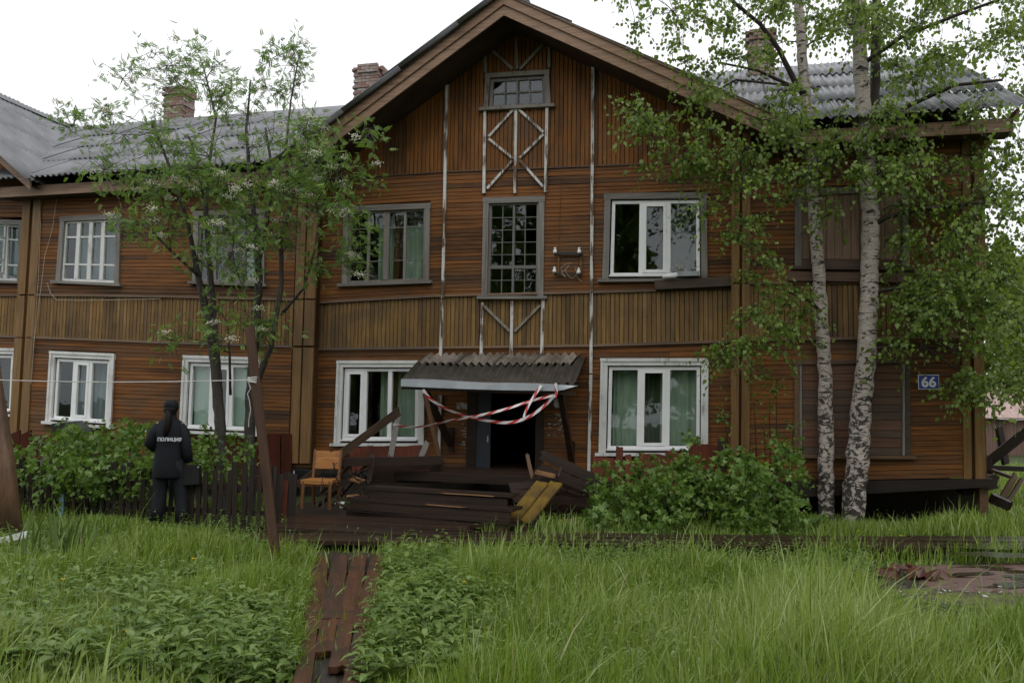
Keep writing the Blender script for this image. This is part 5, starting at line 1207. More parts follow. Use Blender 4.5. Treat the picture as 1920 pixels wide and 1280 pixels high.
mb = MB(); mb.tube([(-.06,0,.13),(-.03,0,.2),(.04,0,.2),(.09,0,.12)], .009, 6); mb.build('handle', MT['blackl'], bag); mb = MB(); mb.box((.10,-.05,.10), (.125,-.044,.12)); mb.build('buckle', MT['tin'], bag)

# ------------------------------------------------------------------ right background
yb_ = G(1885, 852).y; yb_ = min(max(yb_, 24), 40)
zb = at(1885, 852, yb_).z; sh0 = at(1846, 852, yb_); sh1 = at(2080, 852, yb_)
shd = empty('distant_shed', (sh0.x, yb_, zb), 'distant weathered plank shed with a pale pink roof behind the right corner', 'shed')
wallh = at(1885, 784, yb_).z-zb; roofh = at(1885, 720, yb_+2.5).z-zb
for k in range(30):
    x = k*.16; plank('wall_plank', (sh0.x-.5+x, yb_, zb-.4), (sh0.x-.5+x, yb_, zb+wallh+random.uniform(-.03,0)), .155, .03, 'shedw', shd, up=(0,-1,0))
MT['pinkroof'] = plain('pale_pink_roof', (0.42,0.30,0.27), 0.6, 0.3); mb = MB(); x1 = 5; mb.hexa([(-.6,-.3,wallh-.02),(x1,-.3,wallh-.02),(x1,2.5,roofh-.06),(-.2,2.5,roofh-.06),(-.6,-.3,wallh+.04),(x1,-.3,wallh+.04),(x1,2.5,roofh),(-.2,2.5,roofh)]); mb.build('roof', MT['pinkroof'], shd)
wreck('fallen_beam', 'thick dark beam slanting up from the right corner of the house', P3(1846,872,13.9), P3(1935,800,13.6), .15, .15, 'fencex', 'beam')
wreck('corner_stub', 'short dark post under the slanted beam at the house corner', P3(1850,905,13.85), P3(1851,858,13.85), .13, .13, 'fencex', 'post', up=(0,1,0))
wreck('splayed_board', 'brown board splayed down from the corner debris, upper of the pair', P3(1856,880,13.8), P3(1896,894,13.6), .14, .05, 'debris')
wreck('leaning_lath', 'brown lath leaning right behind the corner debris', P3(1876,938,13.7), P3(1905,888,13.9), .09, .04, 'debris', up=(0,1,0))
wreck('thin_lath', 'thin reddish lath leaning right at the outer end of the corner debris', P3(1886,945,13.6), P3(1916,898,13.8), .06, .04, 'path', up=(0,1,0))
wreck('corner_block', 'dark squared block lying at the foot of the corner debris', P3(1858,932,13.4), P3(1893,948,13.2), .14, .14, 'wet', 'block')
wreck('broken_sill', 'dark broken beam end sticking out under the right corner', P3(1800,915,13.4), P3(1864,900,13.45), .2, .22, 'wet', 'beam')
wreck('stacked_board', 'dark boards lying flat on the grass beyond the right corner', P3(1850,876,18), P3(1960,880,18), .3, .1, 'fencex', 'boards')
wreck('leaning_post', 'dark post leaning in the grass before the distant shed', P3(1885,868,18.5), P3(1873,800,18.7), .12, .12, 'fencex', 'post', up=(0,1,0))
mb = MB(); a_ = at(1846, 782, 24); b_ = at(1990, 775, 24); mb.tube([(b_-a_)*(i/10)+Vector((0,0,-.12*math.sin(math.pi*i/10))) for i in range(11)], .012, 5); o = mb.build('clothesline', MT['rope']); o.location = a_; tag(o, 'thin pale clothesline in front of the distant shed', 'clothesline')
# ------------------------------------------------------------------ leaves
def tri_template(lst): return np.array(lst[0], float), np.array(lst[1], int)
T_BIRCH = tri_template(([(0,0,0),(-.42,.34,.07),(-.30,.62,.05),(0,1,-.10),(.30,.62,.05),(.42,.34,.07),(0,.45,-.03)], [(0,6,1),(1,6,2),(2,6,3),(3,6,4),(4,6,5),(5,6,0)]))
T_OVATE = tri_template(([(0,0,0),(-.30,.22,.08),(-.34,.45,.07),(-.18,.75,.02),(0,1,-.12),(.18,.75,.02),(.34,.45,.07),(.30,.22,.08),(0,.3,0),(0,.65,-.02)], [(0,8,1),(1,8,2),(2,8,9),(2,9,3),(3,9,4),(4,9,5),(5,9,6),(6,9,8),(6,8,7),(7,8,0)]))
T_NETTLE = tri_template(([(0,0,0),(-.20,.10,.05),(-.27,.28,.07),(-.20,.34,.03),(-.23,.50,.05),(-.14,.58,.01),(-.14,.72,0),(0,1,-.22),(.14,.72,0),(.14,.58,.01),(.23,.50,.05),(.20,.34,.03),(.27,.28,.07),(.20,.10,.05),(0,.3,0),(0,.62,-.03)], [(0,14,1),(1,14,2),(2,14,3),(3,14,4),(4,14,15),(4,15,5),(5,15,6),(6,15,7),(7,15,8),(8,15,9),(9,15,10),(10,15,14),(10,14,11),(11,14,12),(12,14,13),(13,14,0)]))
T_LOBE = tri_template(([(0,0,0),(-.40,.10,.05),(-.52,.48,.10),(-.22,.46,.02),(0,1,-.08),(.22,.46,.02),(.52,.48,.10),(.40,.10,.05),(0,.35,-.02)], [(0,8,1),(1,8,2),(2,8,3),(3,8,4),(4,8,5),(5,8,6),(6,8,7),(7,8,0)]))
def rowan_template():
    V = []; Fc = []
    V += [(-.006,0,0),(.006,0,0),(0,.85,.03)]; Fc.append((0,1,2))
    for k in range(6):
        y = .18+k*.115
        for sx in (-1, 1):
            o = len(V); ln = .27-.012*k; dx = sx*ln*.86; dy = ln*.5; px, py = -dy*sx, dx*sx
            wx, wy = .10*.5*(-.5), .10*.86
            V += [(0,y,.02),(dx*.5+.03*sx,y+dy*.5-.055,.05),(dx,y+dy,-.03),(dx*.5-.03*sx,y+dy*.5+.055,.05)]; Fc += [(o,o+1,o+2),(o,o+2,o+3)]
    o = len(V); V += [(0,.85,.03),(-.055,.98,.04),(0,1.14,-.03),(.055,.98,.04)]; Fc += [(o,o+1,o+2),(o,o+2,o+3)]
    return np.array(V, float), np.array(Fc, int)
T_ROWAN = rowan_template()
T_FLORET = tri_template(([(0,0,.5),(.5,0,0),(0,.5,0),(-.5,0,0),(0,-.5,0),(0,0,-.3)], [(0,1,2),(0,2,3),(0,3,4),(0,4,1),(2,1,5),(3,2,5),(4,3,5),(1,4,5)]))
def unit(n): v = RNG.normal(size=(n, 3)); return v/np.linalg.norm(v, axis=1, keepdims=True)

class Leaves:
    def __init__(s): s.p = []; s.a = []; s.n = []; s.s = []
    def add(s, p, a, n, sc): s.p.append(p); s.a.append(a); s.n.append(n); s.s.append(sc)
    def build(s, name, tmpl, m, parent, kind='stuff'):
        p, a, n, sc = [np.concatenate(x) for x in (s.p, s.a, s.n, s.s)]
        V, Fc = scatter(tmpl[0], tmpl[1], p, a, n, sc); r = np.repeat(RNG.random(len(p)), len(tmpl[0]))
        return np_mesh(name, V, Fc, m, r, parent, False, kind)

def curve_pts(p, c, lift, n=5):
    ctrl = p.lerp(c, .5)+Vector((0,0,lift)); return [(1-t)**2*p+2*t*(1-t)*ctrl+t*t*c for t in [i/(n-1) for i in range(n)]]
def grow(root, base, trunks, clusters, bark, trunk_name='trunk', limb_r=.35, lift=.12, maxr=.028, seg=10, above=1.4):
    """trunks: polylines of (point, radius); clusters joined to the nearest wood by limbs"""
    nodes = []; b0 = Vector(base)
    for tr in trunks:
        mb = MB(); pts = []; rad = []
        for (p, r), (q, s) in zip(tr, tr[1:]):
            k = max(2, int((q-p).length/.12))
            for i in range(k):
                t = i/k; w = Vector((random.uniform(-1,1), random.uniform(-1,1), 0))*r*.10; pts.append(p.lerp(q, t)+w); rad.append(lerp(r, s, t)*random.uniform(.96,1.04))
        pts.append(tr[-1][0]); rad.append(tr[-1][1]); nodes += list(zip(pts, rad))
        mb.tube([p-b0 for p in pts], [q_*(.82 if trunk_name == 'stem' else 1) for q_ in rad], seg); mb.build(trunk_name, bark, root, smooth=True)
    lm_ = MB(); todo = list(clusters); NP = np.array([tuple(p) for p, r in nodes]); NR = [r for p, r in nodes]
    C = np.array([tuple(c) for c, R in todo]); left = list(range(len(todo)))
    def cost(NPs, c): d = NPs-c; up = np.maximum(d[:,2]+.1, 0); return np.sqrt((d**2).sum(1))+above*up
    best = {i: (lambda a: (a.min(), a.argmin()))(cost(NP, C[i])) for i in left}
    while left:
        i = min(left, key=lambda j: best[j][0]); left.remove(i); k = int(best[i][1])
        p = Vector(NP[k]); c = Vector(C[i]); L = (c-p).length; r0 = min(NR[k]*.6, maxr, .006+.012*L); r0 = max(r0, .005)
        pts = curve_pts(p, c, lift*L, 5); pts = [pts[0]]+[q+Vector((random.uniform(-1,1), random.uniform(-1,1), random.uniform(-1,1)))*.04*L for q in pts[1:-1]]+[pts[-1]]
        rs = [lerp(r0, max(.004, r0*.4), t/4) for t in range(5)]; lm_.tube([q-b0 for q in pts], rs, 5)
        new = np.array([tuple(q) for q in pts[1:]]); off = len(NP); NP = np.vstack([NP, new]); NR += rs[1:]
        for j in left:
            a = cost(new, C[j]); m = a.argmin()
            if a[m] < best[j][0]: best[j] = (a[m], off+m)
    return lm_
def sprays(lv, tw, base, clusters, ntw, nlf, size, ln, droop, out=.5, flat=.5, hang=.8, jitter=.03, up=.45):
    b0 = np.array(base)
    for c, R in clusters:
        k = max(1, int(round(ntw*random.uniform(.7, 1.3)))); d = unit(k); d[:,2] *= flat; d[:,2] += .15; d /= np.linalg.norm(d, axis=1, keepdims=True)
        st = np.array(c)-b0+unit(k)*R*out*RNG.random((k,1)); L = ln*RNG.uniform(.6, 1.25, (k,1))
        t = (np.arange(nlf)+.6)/nlf
        P = st[:,None,:]+d[:,None,:]*(L[:,None,:]*t[None,:,None]); P[:,:,2] -= droop*L*(t[None,:]**2)
        P = P.reshape(-1,3); n = len(P); P += RNG.normal(size=(n,3))*jitter
        a = np.repeat(d, nlf, 0)*.5+unit(n)*.6; a[:,2] -= hang; nn = unit(n); nn[:,2] += up
        lv.add(P, a, nn, size*RNG.uniform(.6, 1.25, n))
        if tw is not None:
            for i in range(k):
                q = [Vector(st[i]+d[i]*L[i]*s+np.array((0,0,-droop*L[i,0]*s*s))) for s in (0, .5, 1)]; tw.tube([Vector(np.array(c)-b0)]+q, [.005,.004,.003,.0015], 3, cap=False)
def region(x0, y0, x1, y1, n, Y0, Y1, R=.4):
    out = []
    for k in range(n):
        Yd = random.uniform(Y0, Y1); out.append((at(random.uniform(x0, x1), random.uniform(y0, y1), Yd), R*random.uniform(.7, 1.25)))
    return out

# ---- birches
def wallY(px): q = ray(px, 600); return HD/(HN@q)*q[1]
def birch(name, label, base_px, line, forks, regs, nt_=8, nl=10, size=.074):
    b = G(*base_px); root = empty(name, b, label, 'tree', 'birches in front of the house')
    tr = [[(at(x, y, Yd) if i else Vector((b.x, b.y, -.1)), r) for i, (x, y, Yd, r) in enumerate(line)]]
    tr[0].insert(1, (tr[0][0][0].lerp(tr[0][1][0], .06)+Vector((0,0,.08)), tr[0][0][1]*.82))
    for fk in forks: tr.append([(at(x, y, Yd), r) for x, y, Yd, r in fk])
    cl = []
    for r_ in regs: cl += region(*r_)
    rest = tr[1:]
    mb = grow(root, b, tr[:1], [], MT['birchbark'], seg=18)
    lm_ = grow(root, b, tr[:1]+rest, cl, MT['birchbark'])
    # the first trunk was built twice by the call above: drop the copy, and give the dark limbs their own bark
    ks = [o for o in root.children if o.name.startswith('trunk')]
    bpy.data.objects.remove(ks[1]); 
    for o in ks[2:]:
        o.name = 'limb'; 
        if max(v.co.length for v in o.data.vertices) and o.get('x') is None: o.data.materials[0] = MT['twig']
    lv = Leaves(); tw = MB(); sprays(lv, tw, b, cl, nt_, nl, size, .48, .75)
    lm_.build('branches', MT['twig'], root, smooth=True)['kind'] = 'stuff'; tw.build('twigs', MT['twig'], root)['kind'] = 'stuff'
    lv.build('crown', T_BIRCH, MT['birchleaf'], root); return root
yl, yr = G(1548,978).y, G(1597,983).y
birch('birch_tree', 'slender pale birch, left of the two, its trunk passing left of the boarded windows', (1548,978),
      [(1548,978,yl,.150),(1549,860,yl,.118),(1547,700,yl+.05,.108),(1538,560,yl+.05,.100),(1528,420,yl+.05,.095),(1518,260,yl+.05,.088),(1505,120,yl+.05,.080),(1493,-60,yl+.05,.068),(1485,-260,yl,.05)],
      [[(1512,185,yl+.05,.05),(1488,150,yl,.045),(1462,95,yl-.1,.04),(1425,45,yl-.2,.034),(1370,0,yl-.3,.028)], [(1512,175,yl,.035),(1470,155,yl-.2,.028),(1420,132,yl-.3,.022),(1350,118,yl-.4,.016)],
       [(1545,590,yl,.03),(1520,565,yl-.1,.026),(1485,550,yl-.2,.02),(1430,530,yl-.2,.012)], [(1475,160,yl-.2,.02),(1380,150,yl-.3,.018),(1310,190,yl-.3,.012)]],
      [(1170,-70,1500,90,30,12.0,14.5,.42),(1250,80,1420,170,7,12.2,13.6,.4),(1190,190,1320,310,13,12.0,13.0,.34),(1290,160,1500,330,24,12.0,13.2,.38),(1320,330,1410,450,8,12.1,13.0,.3),(1380,520,1470,660,8,12.2,13.0,.28),(1470,520,1560,620,5,12.2,13.2,.28),(1440,-60,1600,120,20,12.4,15.0,.42),(1480,180,1600,420,12,12.3,13.3,.36),(1380,450,1440,520,3,12.3,13,.25),(1330,640,1420,690,3,12.3,13,.22)])
birch('birch_tree', 'thicker white birch, right of the two, with rough black bark at its foot', (1597,983),
      [(1597,983,yr,.21),(1606,880,yr,.165),(1622,700,yr,.145),(1630,560,yr,.135),(1632,400,yr+.02,.130),(1620,240,yr+.02,.12),(1612,100,yr+.02,.108),(1608,-60,yr+.02,.095),(1606,-260,yr,.07)],
      [[(1630,440,yr,.10),(1640,330,yr+.15,.09),(1640,200,yr+.25,.08),(1642,60,yr+.3,.07),(1645,-120,yr+.3,.06)],
       [(1634,425,yr,.045),(1660,408,yr-.15,.04),(1720,392,yr-.3,.034),(1800,385,yr-.4,.028),(1880,372,yr-.5,.02),(1960,350,yr-.6,.012)],
       [(1632,565,yr,.045),(1650,545,yr-.1,.036),(1680,540,yr-.2,.032),(1740,545,yr-.3,.028),(1800,548,yr-.4,.022),(1880,590,yr-.5,.014)],
       [(1630,655,yr,.03),(1690,648,yr-.3,.026),(1740,655,yr-.4,.02),(1790,690,yr-.5,.014)],
       [(1640,240,yr,.045),(1700,200,yr-.3,.036),(1790,160,yr-.6,.028),(1880,150,yr-.8,.02)], [(1618,120,yr,.04),(1690,70,yr-.3,.034),(1790,30,yr-.5,.026),(1900,-10,yr-.7,.02)]],
      [(1580,-80,1940,110,46,11.6,15.5,.45),(1650,90,1940,260,34,11.5,15.5,.42),(1680,240,1930,400,36,11.6,14.0,.4),(1560,200,1700,330,14,12.0,13.0,.38),(1700,400,1900,560,30,11.6,13.6,.38),(1800,380,1960,740,34,11.4,15.0,.42),(1700,540,1860,630,17,11.8,13.2,.32),(1650,420,1720,500,5,12.2,13,.3),(1785,690,1850,740,4,12,13,.22),(1630,640,1700,670,2,12.4,13,.2),(1850,620,1960,730,8,12,14.5,.3)], size=.074)

# ---- rowan
rb0 = G(418, 958, 0); rb0 = Vector((at(418,900,13.5).x, 13.5, 0)); rw = empty('rowan_tree', rb0, 'many-stemmed rowan tree with feathery leaves and cream blossom before the left windows', 'tree')
Y = 13.5
tr = [[(Vector((rb0.x, Y, -.1)), .13),(at(412,790,Y), .105),(at(405,690,Y), .095),(at(388,590,Y-.05), .08),(at(370,510,Y-.1), .055),(at(355,430,Y-.2), .042),(at(332,350,Y-.3), .032),(at(290,240,Y-.4), .02)],
      [(at(408,700,Y), .07),(at(400,590,Y+.1), .062),(at(392,480,Y+.1), .05),(at(385,400,Y+.1), .042),(at(392,310,Y+.1), .032),(at(405,220,Y+.15), .022),(at(380,120,Y+.2), .012)],
      [(Vector((at(470,900,Y+.1).x, Y+.1, -.1)), .12),(at(470,740,Y+.1), .10),(at(478,630,Y+.1), .088),(at(486,520,Y+.1), .07),(at(480,430,Y+.1), .052),(at(468,340,Y+.1), .04),(at(462,240,Y+.15), .028),(at(470,150,Y+.2), .014)],
      [(at(474,735,Y+.1), .07),(at(508,650,Y-.05), .055),(at(527,540,Y-.1), .045),(at(527,450,Y-.1), .04),(at(545,380,Y-.1), .032),(at(535,290,Y-.1), .026),(at(545,190,Y), .018),(at(560,110,Y), .01)],
      [(at(480,520,Y+.1), .045),(at(500,420,Y), .036),(at(512,330,Y), .03),(at(498,240,Y), .022)], [(at(375,520,Y-.1), .032),(at(320,470,Y-.4), .024),(at(270,420,Y-.6), .016)],
      [(at(527,590,Y), .03),(at(570,540,Y-.3), .022),(at(590,470,Y-.4), .016),(at(600,400,Y-.4), .010)], [(at(432,740,Y), .028),(at(430,660,Y-.2), .022),(at(425,600,Y-.3), .014)]]
cl = []
for r_ in [(215,110,330,200,4,12.6,14.6,.3),(270,90,400,210,8,12.8,14.4,.32),(380,120,480,230,8,12.8,14.4,.32),(485,75,600,190,9,12.9,14.2,.3),(130,195,290,260,7,12.4,13.8,.3),(190,260,420,350,18,12.4,14.2,.36),(400,220,640,340,19,12.6,14.2,.36),(210,340,470,450,19,12.2,13.8,.34),(430,330,600,450,12,12.3,14,.34),(570,240,710,320,9,12.3,13.6,.32),(580,330,690,440,11,12.2,13.6,.32),(640,430,740,500,3,12.4,13.4,.26),(330,440,500,540,7,12.3,13.4,.3),(500,440,600,520,4,12.3,13.4,.26),(300,560,420,640,4,12.4,13,.22),(400,560,520,640,4,12.5,13.2,.22)]: cl += region(*r_)
lm_ = grow(rw, rb0, tr, cl, MT['bark'], 'stem', lift=.05, maxr=.016, seg=10)
lv = Leaves(); rtw = MB(); sprays(lv, rtw, rb0, cl, 10, 4, .135, .30, .25, out=1.0, flat=.9, hang=.2, jitter=.06, up=.15)
rtw.build('twigs', MT['bark'], rw)['kind'] = 'stuff'; lm_.build('branches', MT['bark'], rw, smooth=True)['kind'] = 'stuff'; lv.build('crown', T_ROWAN, MT['rowanleaf'], rw)
fl_ = Leaves()
for c, R in random.sample(cl, 100):
    ctr = np.array(c)-np.array(rb0)+RNG.normal(size=3)*.16; n = 46; p = RNG.normal(size=(n,3))*np.array((.048,.048,.022)); fl_.add(ctr+p, unit(n), unit(n), RNG.uniform(.018,.028,n))
fl_.build('blossom', T_FLORET, MT['flower'], rw)

# ---- bushes
def bush(name, label, base, clusters, nst, tmpl, m, size, ntw, nl, ln=.2, droop=.2, hang=.2, group=None):
    root = empty(name, base, label, 'bush', group); b = Vector(base); st = MB()
    for c, R in clusters[::2]:
        st.tube([Vector((lerp(b.x, c.x, .75)-b.x+random.uniform(-.1,.1), lerp(b.y, c.y, .75)-b.y, -.05)), Vector(((c.x-b.x)*.9, (c.y-b.y)*.9, c.z*.5)), c-b], [.012,.009,.004], 4)
    lv = Leaves(); sprays(lv, None, b, clusters, ntw, nl, size, ln, droop, out=1, flat=.9, hang=hang)
    st.build('stems', MT['twig'], root)['kind'] = 'stuff'; lv.build('foliage', tmpl, m, root); return root
cl = []
for r_ in [(1110,905,1260,990,30,11.8,12.6,.26),(1200,880,1360,985,34,11.8,12.8,.28),(1180,865,1320,920,10,12.2,12.8,.22),(1300,880,1420,985,24,11.8,12.8,.26),(1380,875,1510,985,34,11.9,12.9,.26),(1390,855,1470,890,8,12.3,12.8,.2),(1110,960,1300,1010,16,11.4,12,.22),(1380,960,1540,1000,14,11.6,12.4,.2),(1255,815,1300,880,4,12.6,12.9,.13),(1140,870,1200,900,3,12.4,12.8,.13),(1340,830,1400,870,4,12.5,12.9,.12),(1440,835,1500,870,4,12.5,12.9,.13),(1090,930,1130,985,4,11.8,12.3,.15)]: cl += region(*r_)
bush('currant_bush', 'broad leafy currant bush growing between the porch wreckage and the birches', G(1310, 985), cl, 20, T_LOBE, MT['bushleaf'], .085, 8, 4)
cl = region(1400,700,1480,790,5,13.0,13.35,.16)+region(1400,790,1500,850,6,13.0,13.35,.16)+region(1340,740,1390,790,2,13.0,13.3,.1)
bush('sapling', 'thin sapling standing against the brown wall between corner boards and boarded window', G(1450, 935), cl, 4, T_BIRCH, MT['bushleaf'], .05, 5, 6, .2)
cl = []
for r_ in [(90,805,290,835,8,13,14.4,.13),(20,850,70,930,6,12.5,13,.15),(60,835,150,900,16,12.7,14.0,.26),(120,815,280,880,34,12.8,14.6,.28),(60,870,280,915,22,12.6,13.4,.24),(250,800,290,880,6,13,14.4,.22),(180,905,270,945,8,12.45,12.75,.16),(40,870,280,915,26,12.1,12.6,.2)]: cl += region(*r_)
bush('garden_bush', 'large bright green bush overhanging the picket fence under the left window', G(160, 950), cl, 20, T_LOBE, MT['bushleaf'], .088, 8, 4)
cl = region(340,820,400,900,16,12.8,14.2,.24)+region(380,850,440,880,5,12.9,14,.18)
bush('garden_bush', 'narrow bush right of the police person behind the fence', G(375, 950), cl, 6, T_OVATE, MT['bushleaf'], .085, 7, 4)
cl = region(430,820,480,880,7,12.6,13.0,.16)+region(420,880,480,900,3,12.6,13,.14)
bush('garden_bush', 'small leafy shoots at the foot of the rowan stems behind the fence', G(455, 955), cl, 4, T_LOBE, MT['bushleaf'], .08, 5, 4)

# ---- trees beyond the right corner and the wood behind the photographer
def crown_cloud(lv, c, R, n, size, b0):
    d = unit(n); p = d*np.array(R)*(RNG.random((n,1))**.4); k = np.sin(p[:,0]*2.1+p[:,2]*1.7)+np.sin(p[:,1]*2.3-p[:,2]*2.9); keep = k > -.75
    p = p[keep]; m = len(p); a = unit(m); a[:,2] -= .4; nn = unit(m); nn[:,2] += .4; lv.add(p+np.array(c)-np.array(b0), a, nn, size*RNG.uniform(.6,1.3,m))
for k, (px, top, Yd, w, lab) in enumerate(((1868,455,44,2.2,'far green tree just right of the house corner'), (1915,470,50,3.2,'broad far green tree beyond the shed at the right edge'), (1965,440,46,3.0,'far tree at the very right edge of the photo'))):
    tp = at(px, top, Yd); b = Vector((tp.x, Yd, 0)); root = empty('distant_tree', b, lab, 'tree', 'trees far behind the right corner'); lv = Leaves(); h = tp.z
    for j in range(12):
        z = lerp(.18, .95, j/11)*h; rr = w*(.45+.55*math.sin(math.pi*min(1, .2+j/11*.8)))*(1 if j < 9 else .6); crown_cloud(lv, (b.x+random.uniform(-.6,.6)*rr, Yd+random.uniform(-1,1), z), (rr*.7, rr*.7, h*.09), 520, .3, b)
    mb = MB(); mb.tube([Vector((0,0,-.2)), Vector((.1,0,h*.5)), Vector((0,0,h*.9))], [.22,.15,.05], 7); mb.build('trunk', MT['twig'], root); lv.build('crown', T_BIRCH, MT['birchleaf'], root)
lv = Leaves(); tm = MB()
for k in range(16):
    x = -26+k*3.6+random.uniform(-1,1); y = -11+random.uniform(-5,3); h = random.uniform(12, 18); tm.tube([(x,y,-.2),(x+.2,y,h*.6),(x,y,h*.9)], [.2,.14,.04], 6)
    for j in range(8): z = lerp(.22,.95,j/7)*h; rr = 2.2*(1-.6*j/7); crown_cloud(lv, (x+random.uniform(-.8,.8), y+random.uniform(-.8,.8), z), (rr*1.2,rr*1.2,h*.09), 520, .5, (0,0,0))
tm.build('woodland_trunks', MT['twig'])['kind'] = 'stuff'; lv.build('woodland', T_BIRCH, MT['birchleaf'], None)

# ------------------------------------------------------------------ grass and weeds
def inpoly(X, Yv, poly):
    r = np.zeros(len(X), bool); n = len(poly)
    for i in range(n):
        x0, y0 = poly[i][:2]; x1, y1 = poly[(i+1) % n][:2]; c = ((y0 > Yv) != (y1 > Yv)) & (X < (x1-x0)*(Yv-y0)/(y1-y0+1e-12)+x0); r ^= c
    return r
def smooth_noise(X, Yv, sc, seed):
    r = np.random.default_rng(seed); o = np.zeros(len(X))
    for k in range(7):
        a = r.uniform(0, 6.283); f = sc*r.uniform(.5, 2.2); o += np.sin((X*np.cos(a)+Yv*np.sin(a))*f+r.uniform(0, 6.283))
    return o/4
PATHP = [G(590,1040), G(724,1036), G(662,1300), G(556,1300)]
DECKP = [G(500,992), G(866,1016), G(960,990), G(1000,950), G(560,945)]
LOW = [G(1400,1078), G(1560,1112), G(1650,1175), G(1740,1232), G(2100,1245), G(2300,1050), G(1500,1050)]
MOSS = [G(1640,1100), G(1960,1105), G(1990,1175), G(1760,1178), G(1660,1140)]
IRISP = [G(50,1065), G(165,1065), G(180,1110), G(60,1110)]
def allow(X, Yv):
    d = np.ones(len(X)); d[inpoly(X, Yv, PATHP)] = .05; d[inpoly(X, Yv, DECKP)] = .02
    wk = (Yv > 10.2+.03*X) & (Yv < 11.35+.03*X) & (X > -3.1); d[wk] *= .10; d[wk & (X > 4.5)] *= .25
    d[inpoly(X, Yv, LOW)] *= .5; d[inpoly(X, Yv, MOSS)] = .12; d[inpoly(X, Yv, GRAVEL)] = .012; d[inpoly(X, Yv, [G(1650,1062), G(1770,1055), G(1790,1085), G(1740,1104), G(1650,1098)])] = .15
    D = X*HN[0]+Yv*HN[1]-HD; U = X*HE[0]+Yv*HE[1]; d[(D > -.05) & (U < 4.2)] = 0; d[(D > -2.4) & (U > -5.6) & (U < -2.2)] = 0
    d[inpoly(X, Yv, [G(925,1012), G(1010,1012), G(1030,960), G(930,955)])] *= .12
    pth_near = (X > -3.4) & (X < 0) & (Yv > 9.6) & (Yv < 10.4); d[pth_near] *= .75
    return d
def hmap(X, Yv):
    h = np.full(len(X), .24); fg = Yv < 10.1
    pc = -1.45+(9.8-Yv)*.085; right = fg & (X > pc); h[right] = .29; h[fg & ~right] = .24
    h[(Yv > 11.3+.03*X) & (X > 0)] = .20; h[(Yv > 10.0) & (X < 0)] = .13; h[(Yv > 12.5)] = .18
    far = np.clip((Yv-(8.9-.42*np.clip(X-1.2,0,9)))/1.2, 0, 1); h[fg] *= (1-.62*far[fg]); h[inpoly(X, Yv, LOW)] = .075; h[inpoly(X, Yv, MOSS)] = .03; h[inpoly(X, Yv, GRAVEL)] = .15
    dp = np.abs(X-pc); h[fg & (dp < .75)] *= .75
    return h*np.clip(1+.6*smooth_noise(X, Yv, 1.9, 5), .35, 2.2)
def blades(n, box, name, hs=1.0, wid=(.003,.0065), seed=1, lean=.55, m='grass'):
    r = np.random.default_rng(seed); X = r.uniform(box[0], box[1], n); Yv = r.uniform(box[2], box[3], n)
    keep = (X > -.66*Yv-1.2) & (X < .8*Yv+1.8) & (r.random(n) < allow(X, Yv)*np.clip(.72+.42*smooth_noise(X, Yv, 2.6, 11), .12, 1)); X, Yv = X[keep], Yv[keep]; n = len(X)
    # tufts: pull blades together
    gx = np.round(X/.11)*.11+.04*np.sin(np.round(Yv/.11)*7.7); gy = np.round(Yv/.11)*.11+.04*np.sin(np.round(X/.11)*5.1); pl_ = r.random(n)*.6; X = X+(gx-X)*pl_; Yv = Yv+(gy-Yv)*pl_
    h = hmap(X, Yv)*hs*r.uniform(.45, 1.25, n)*(1+.5*(r.random(n) < .06)); w = r.uniform(*wid, n)*(1+.9*(r.random(n) < .12))
    az = r.uniform(0, 6.283, n)+.0; wind = .35; lx = np.cos(az)+wind; ly = np.sin(az); k = lean*r.uniform(.15, 1.2, n)**1.5; cv = r.uniform(.6, 2.2, n)
    z0 = np.array([gheight(a, b) for a, b in zip(X, Yv)])-.03 if n < 400000 else np.zeros(n)
    ts = (0, .38, .72, 1.0); ws = (1, .9, .6, 0); V = []
    px, py = -ly, lx; L = np.hypot(px, py)+1e-6; tw = r.uniform(-.8, .8, n); px, py = (px*np.cos(tw)-py*np.sin(tw))/L, (px*np.sin(tw)+py*np.cos(tw))/L
    for t, wv in zip(ts, ws):
        bx_ = X+lx*k*h*t**(1+cv*.5); by_ = Yv+ly*k*h*t**(1+cv*.5); bz = z0+h*(t-.28*k*t**2.5)
        if wv: V += [np.stack([bx_-px*w*wv, by_-py*w*wv, bz], 1), np.stack([bx_+px*w*wv, by_+py*w*wv, bz], 1)]
        else: V.append(np.stack([bx_, by_, bz], 1))
    V = np.stack(V, 1).reshape(-1, 3); T = np.array([(0,1,3),(0,3,2),(2,3,5),(2,5,4),(4,5,6)]); Fc = (T[None]+(np.arange(n)*7)[:,None,None]).reshape(-1, 3)
    c = np.clip(.45+.26*smooth_noise(X, Yv, 1.1, 23)+r.normal(size=n)*.22, 0, 1); o = np_mesh(name, V, Fc, MT[m], np.repeat(c, 7), None, False, 'stuff'); return o
blades(290000, (-8, 9.5, 4.2, 8.2), 'grass', seed=1)
blades(185000, (-10.5, 13.5, 8.2, 14.6), 'grass', wid=(.004,.0085), seed=2)
blades(40000, (6, 22, 14.2, 30), 'grass', hs=.9, wid=(.010,.02), seed=3)
blades(3200, (-7, 7, 4.6, 10.3), 'tall_grass', hs=1.6, wid=(.004,.008), seed=4, lean=.75)
blades(5200, (-7, 8, 4.4, 11), 'dry_straw', hs=1.15, wid=(.002,.0045), seed=8, lean=.9, m='straw')
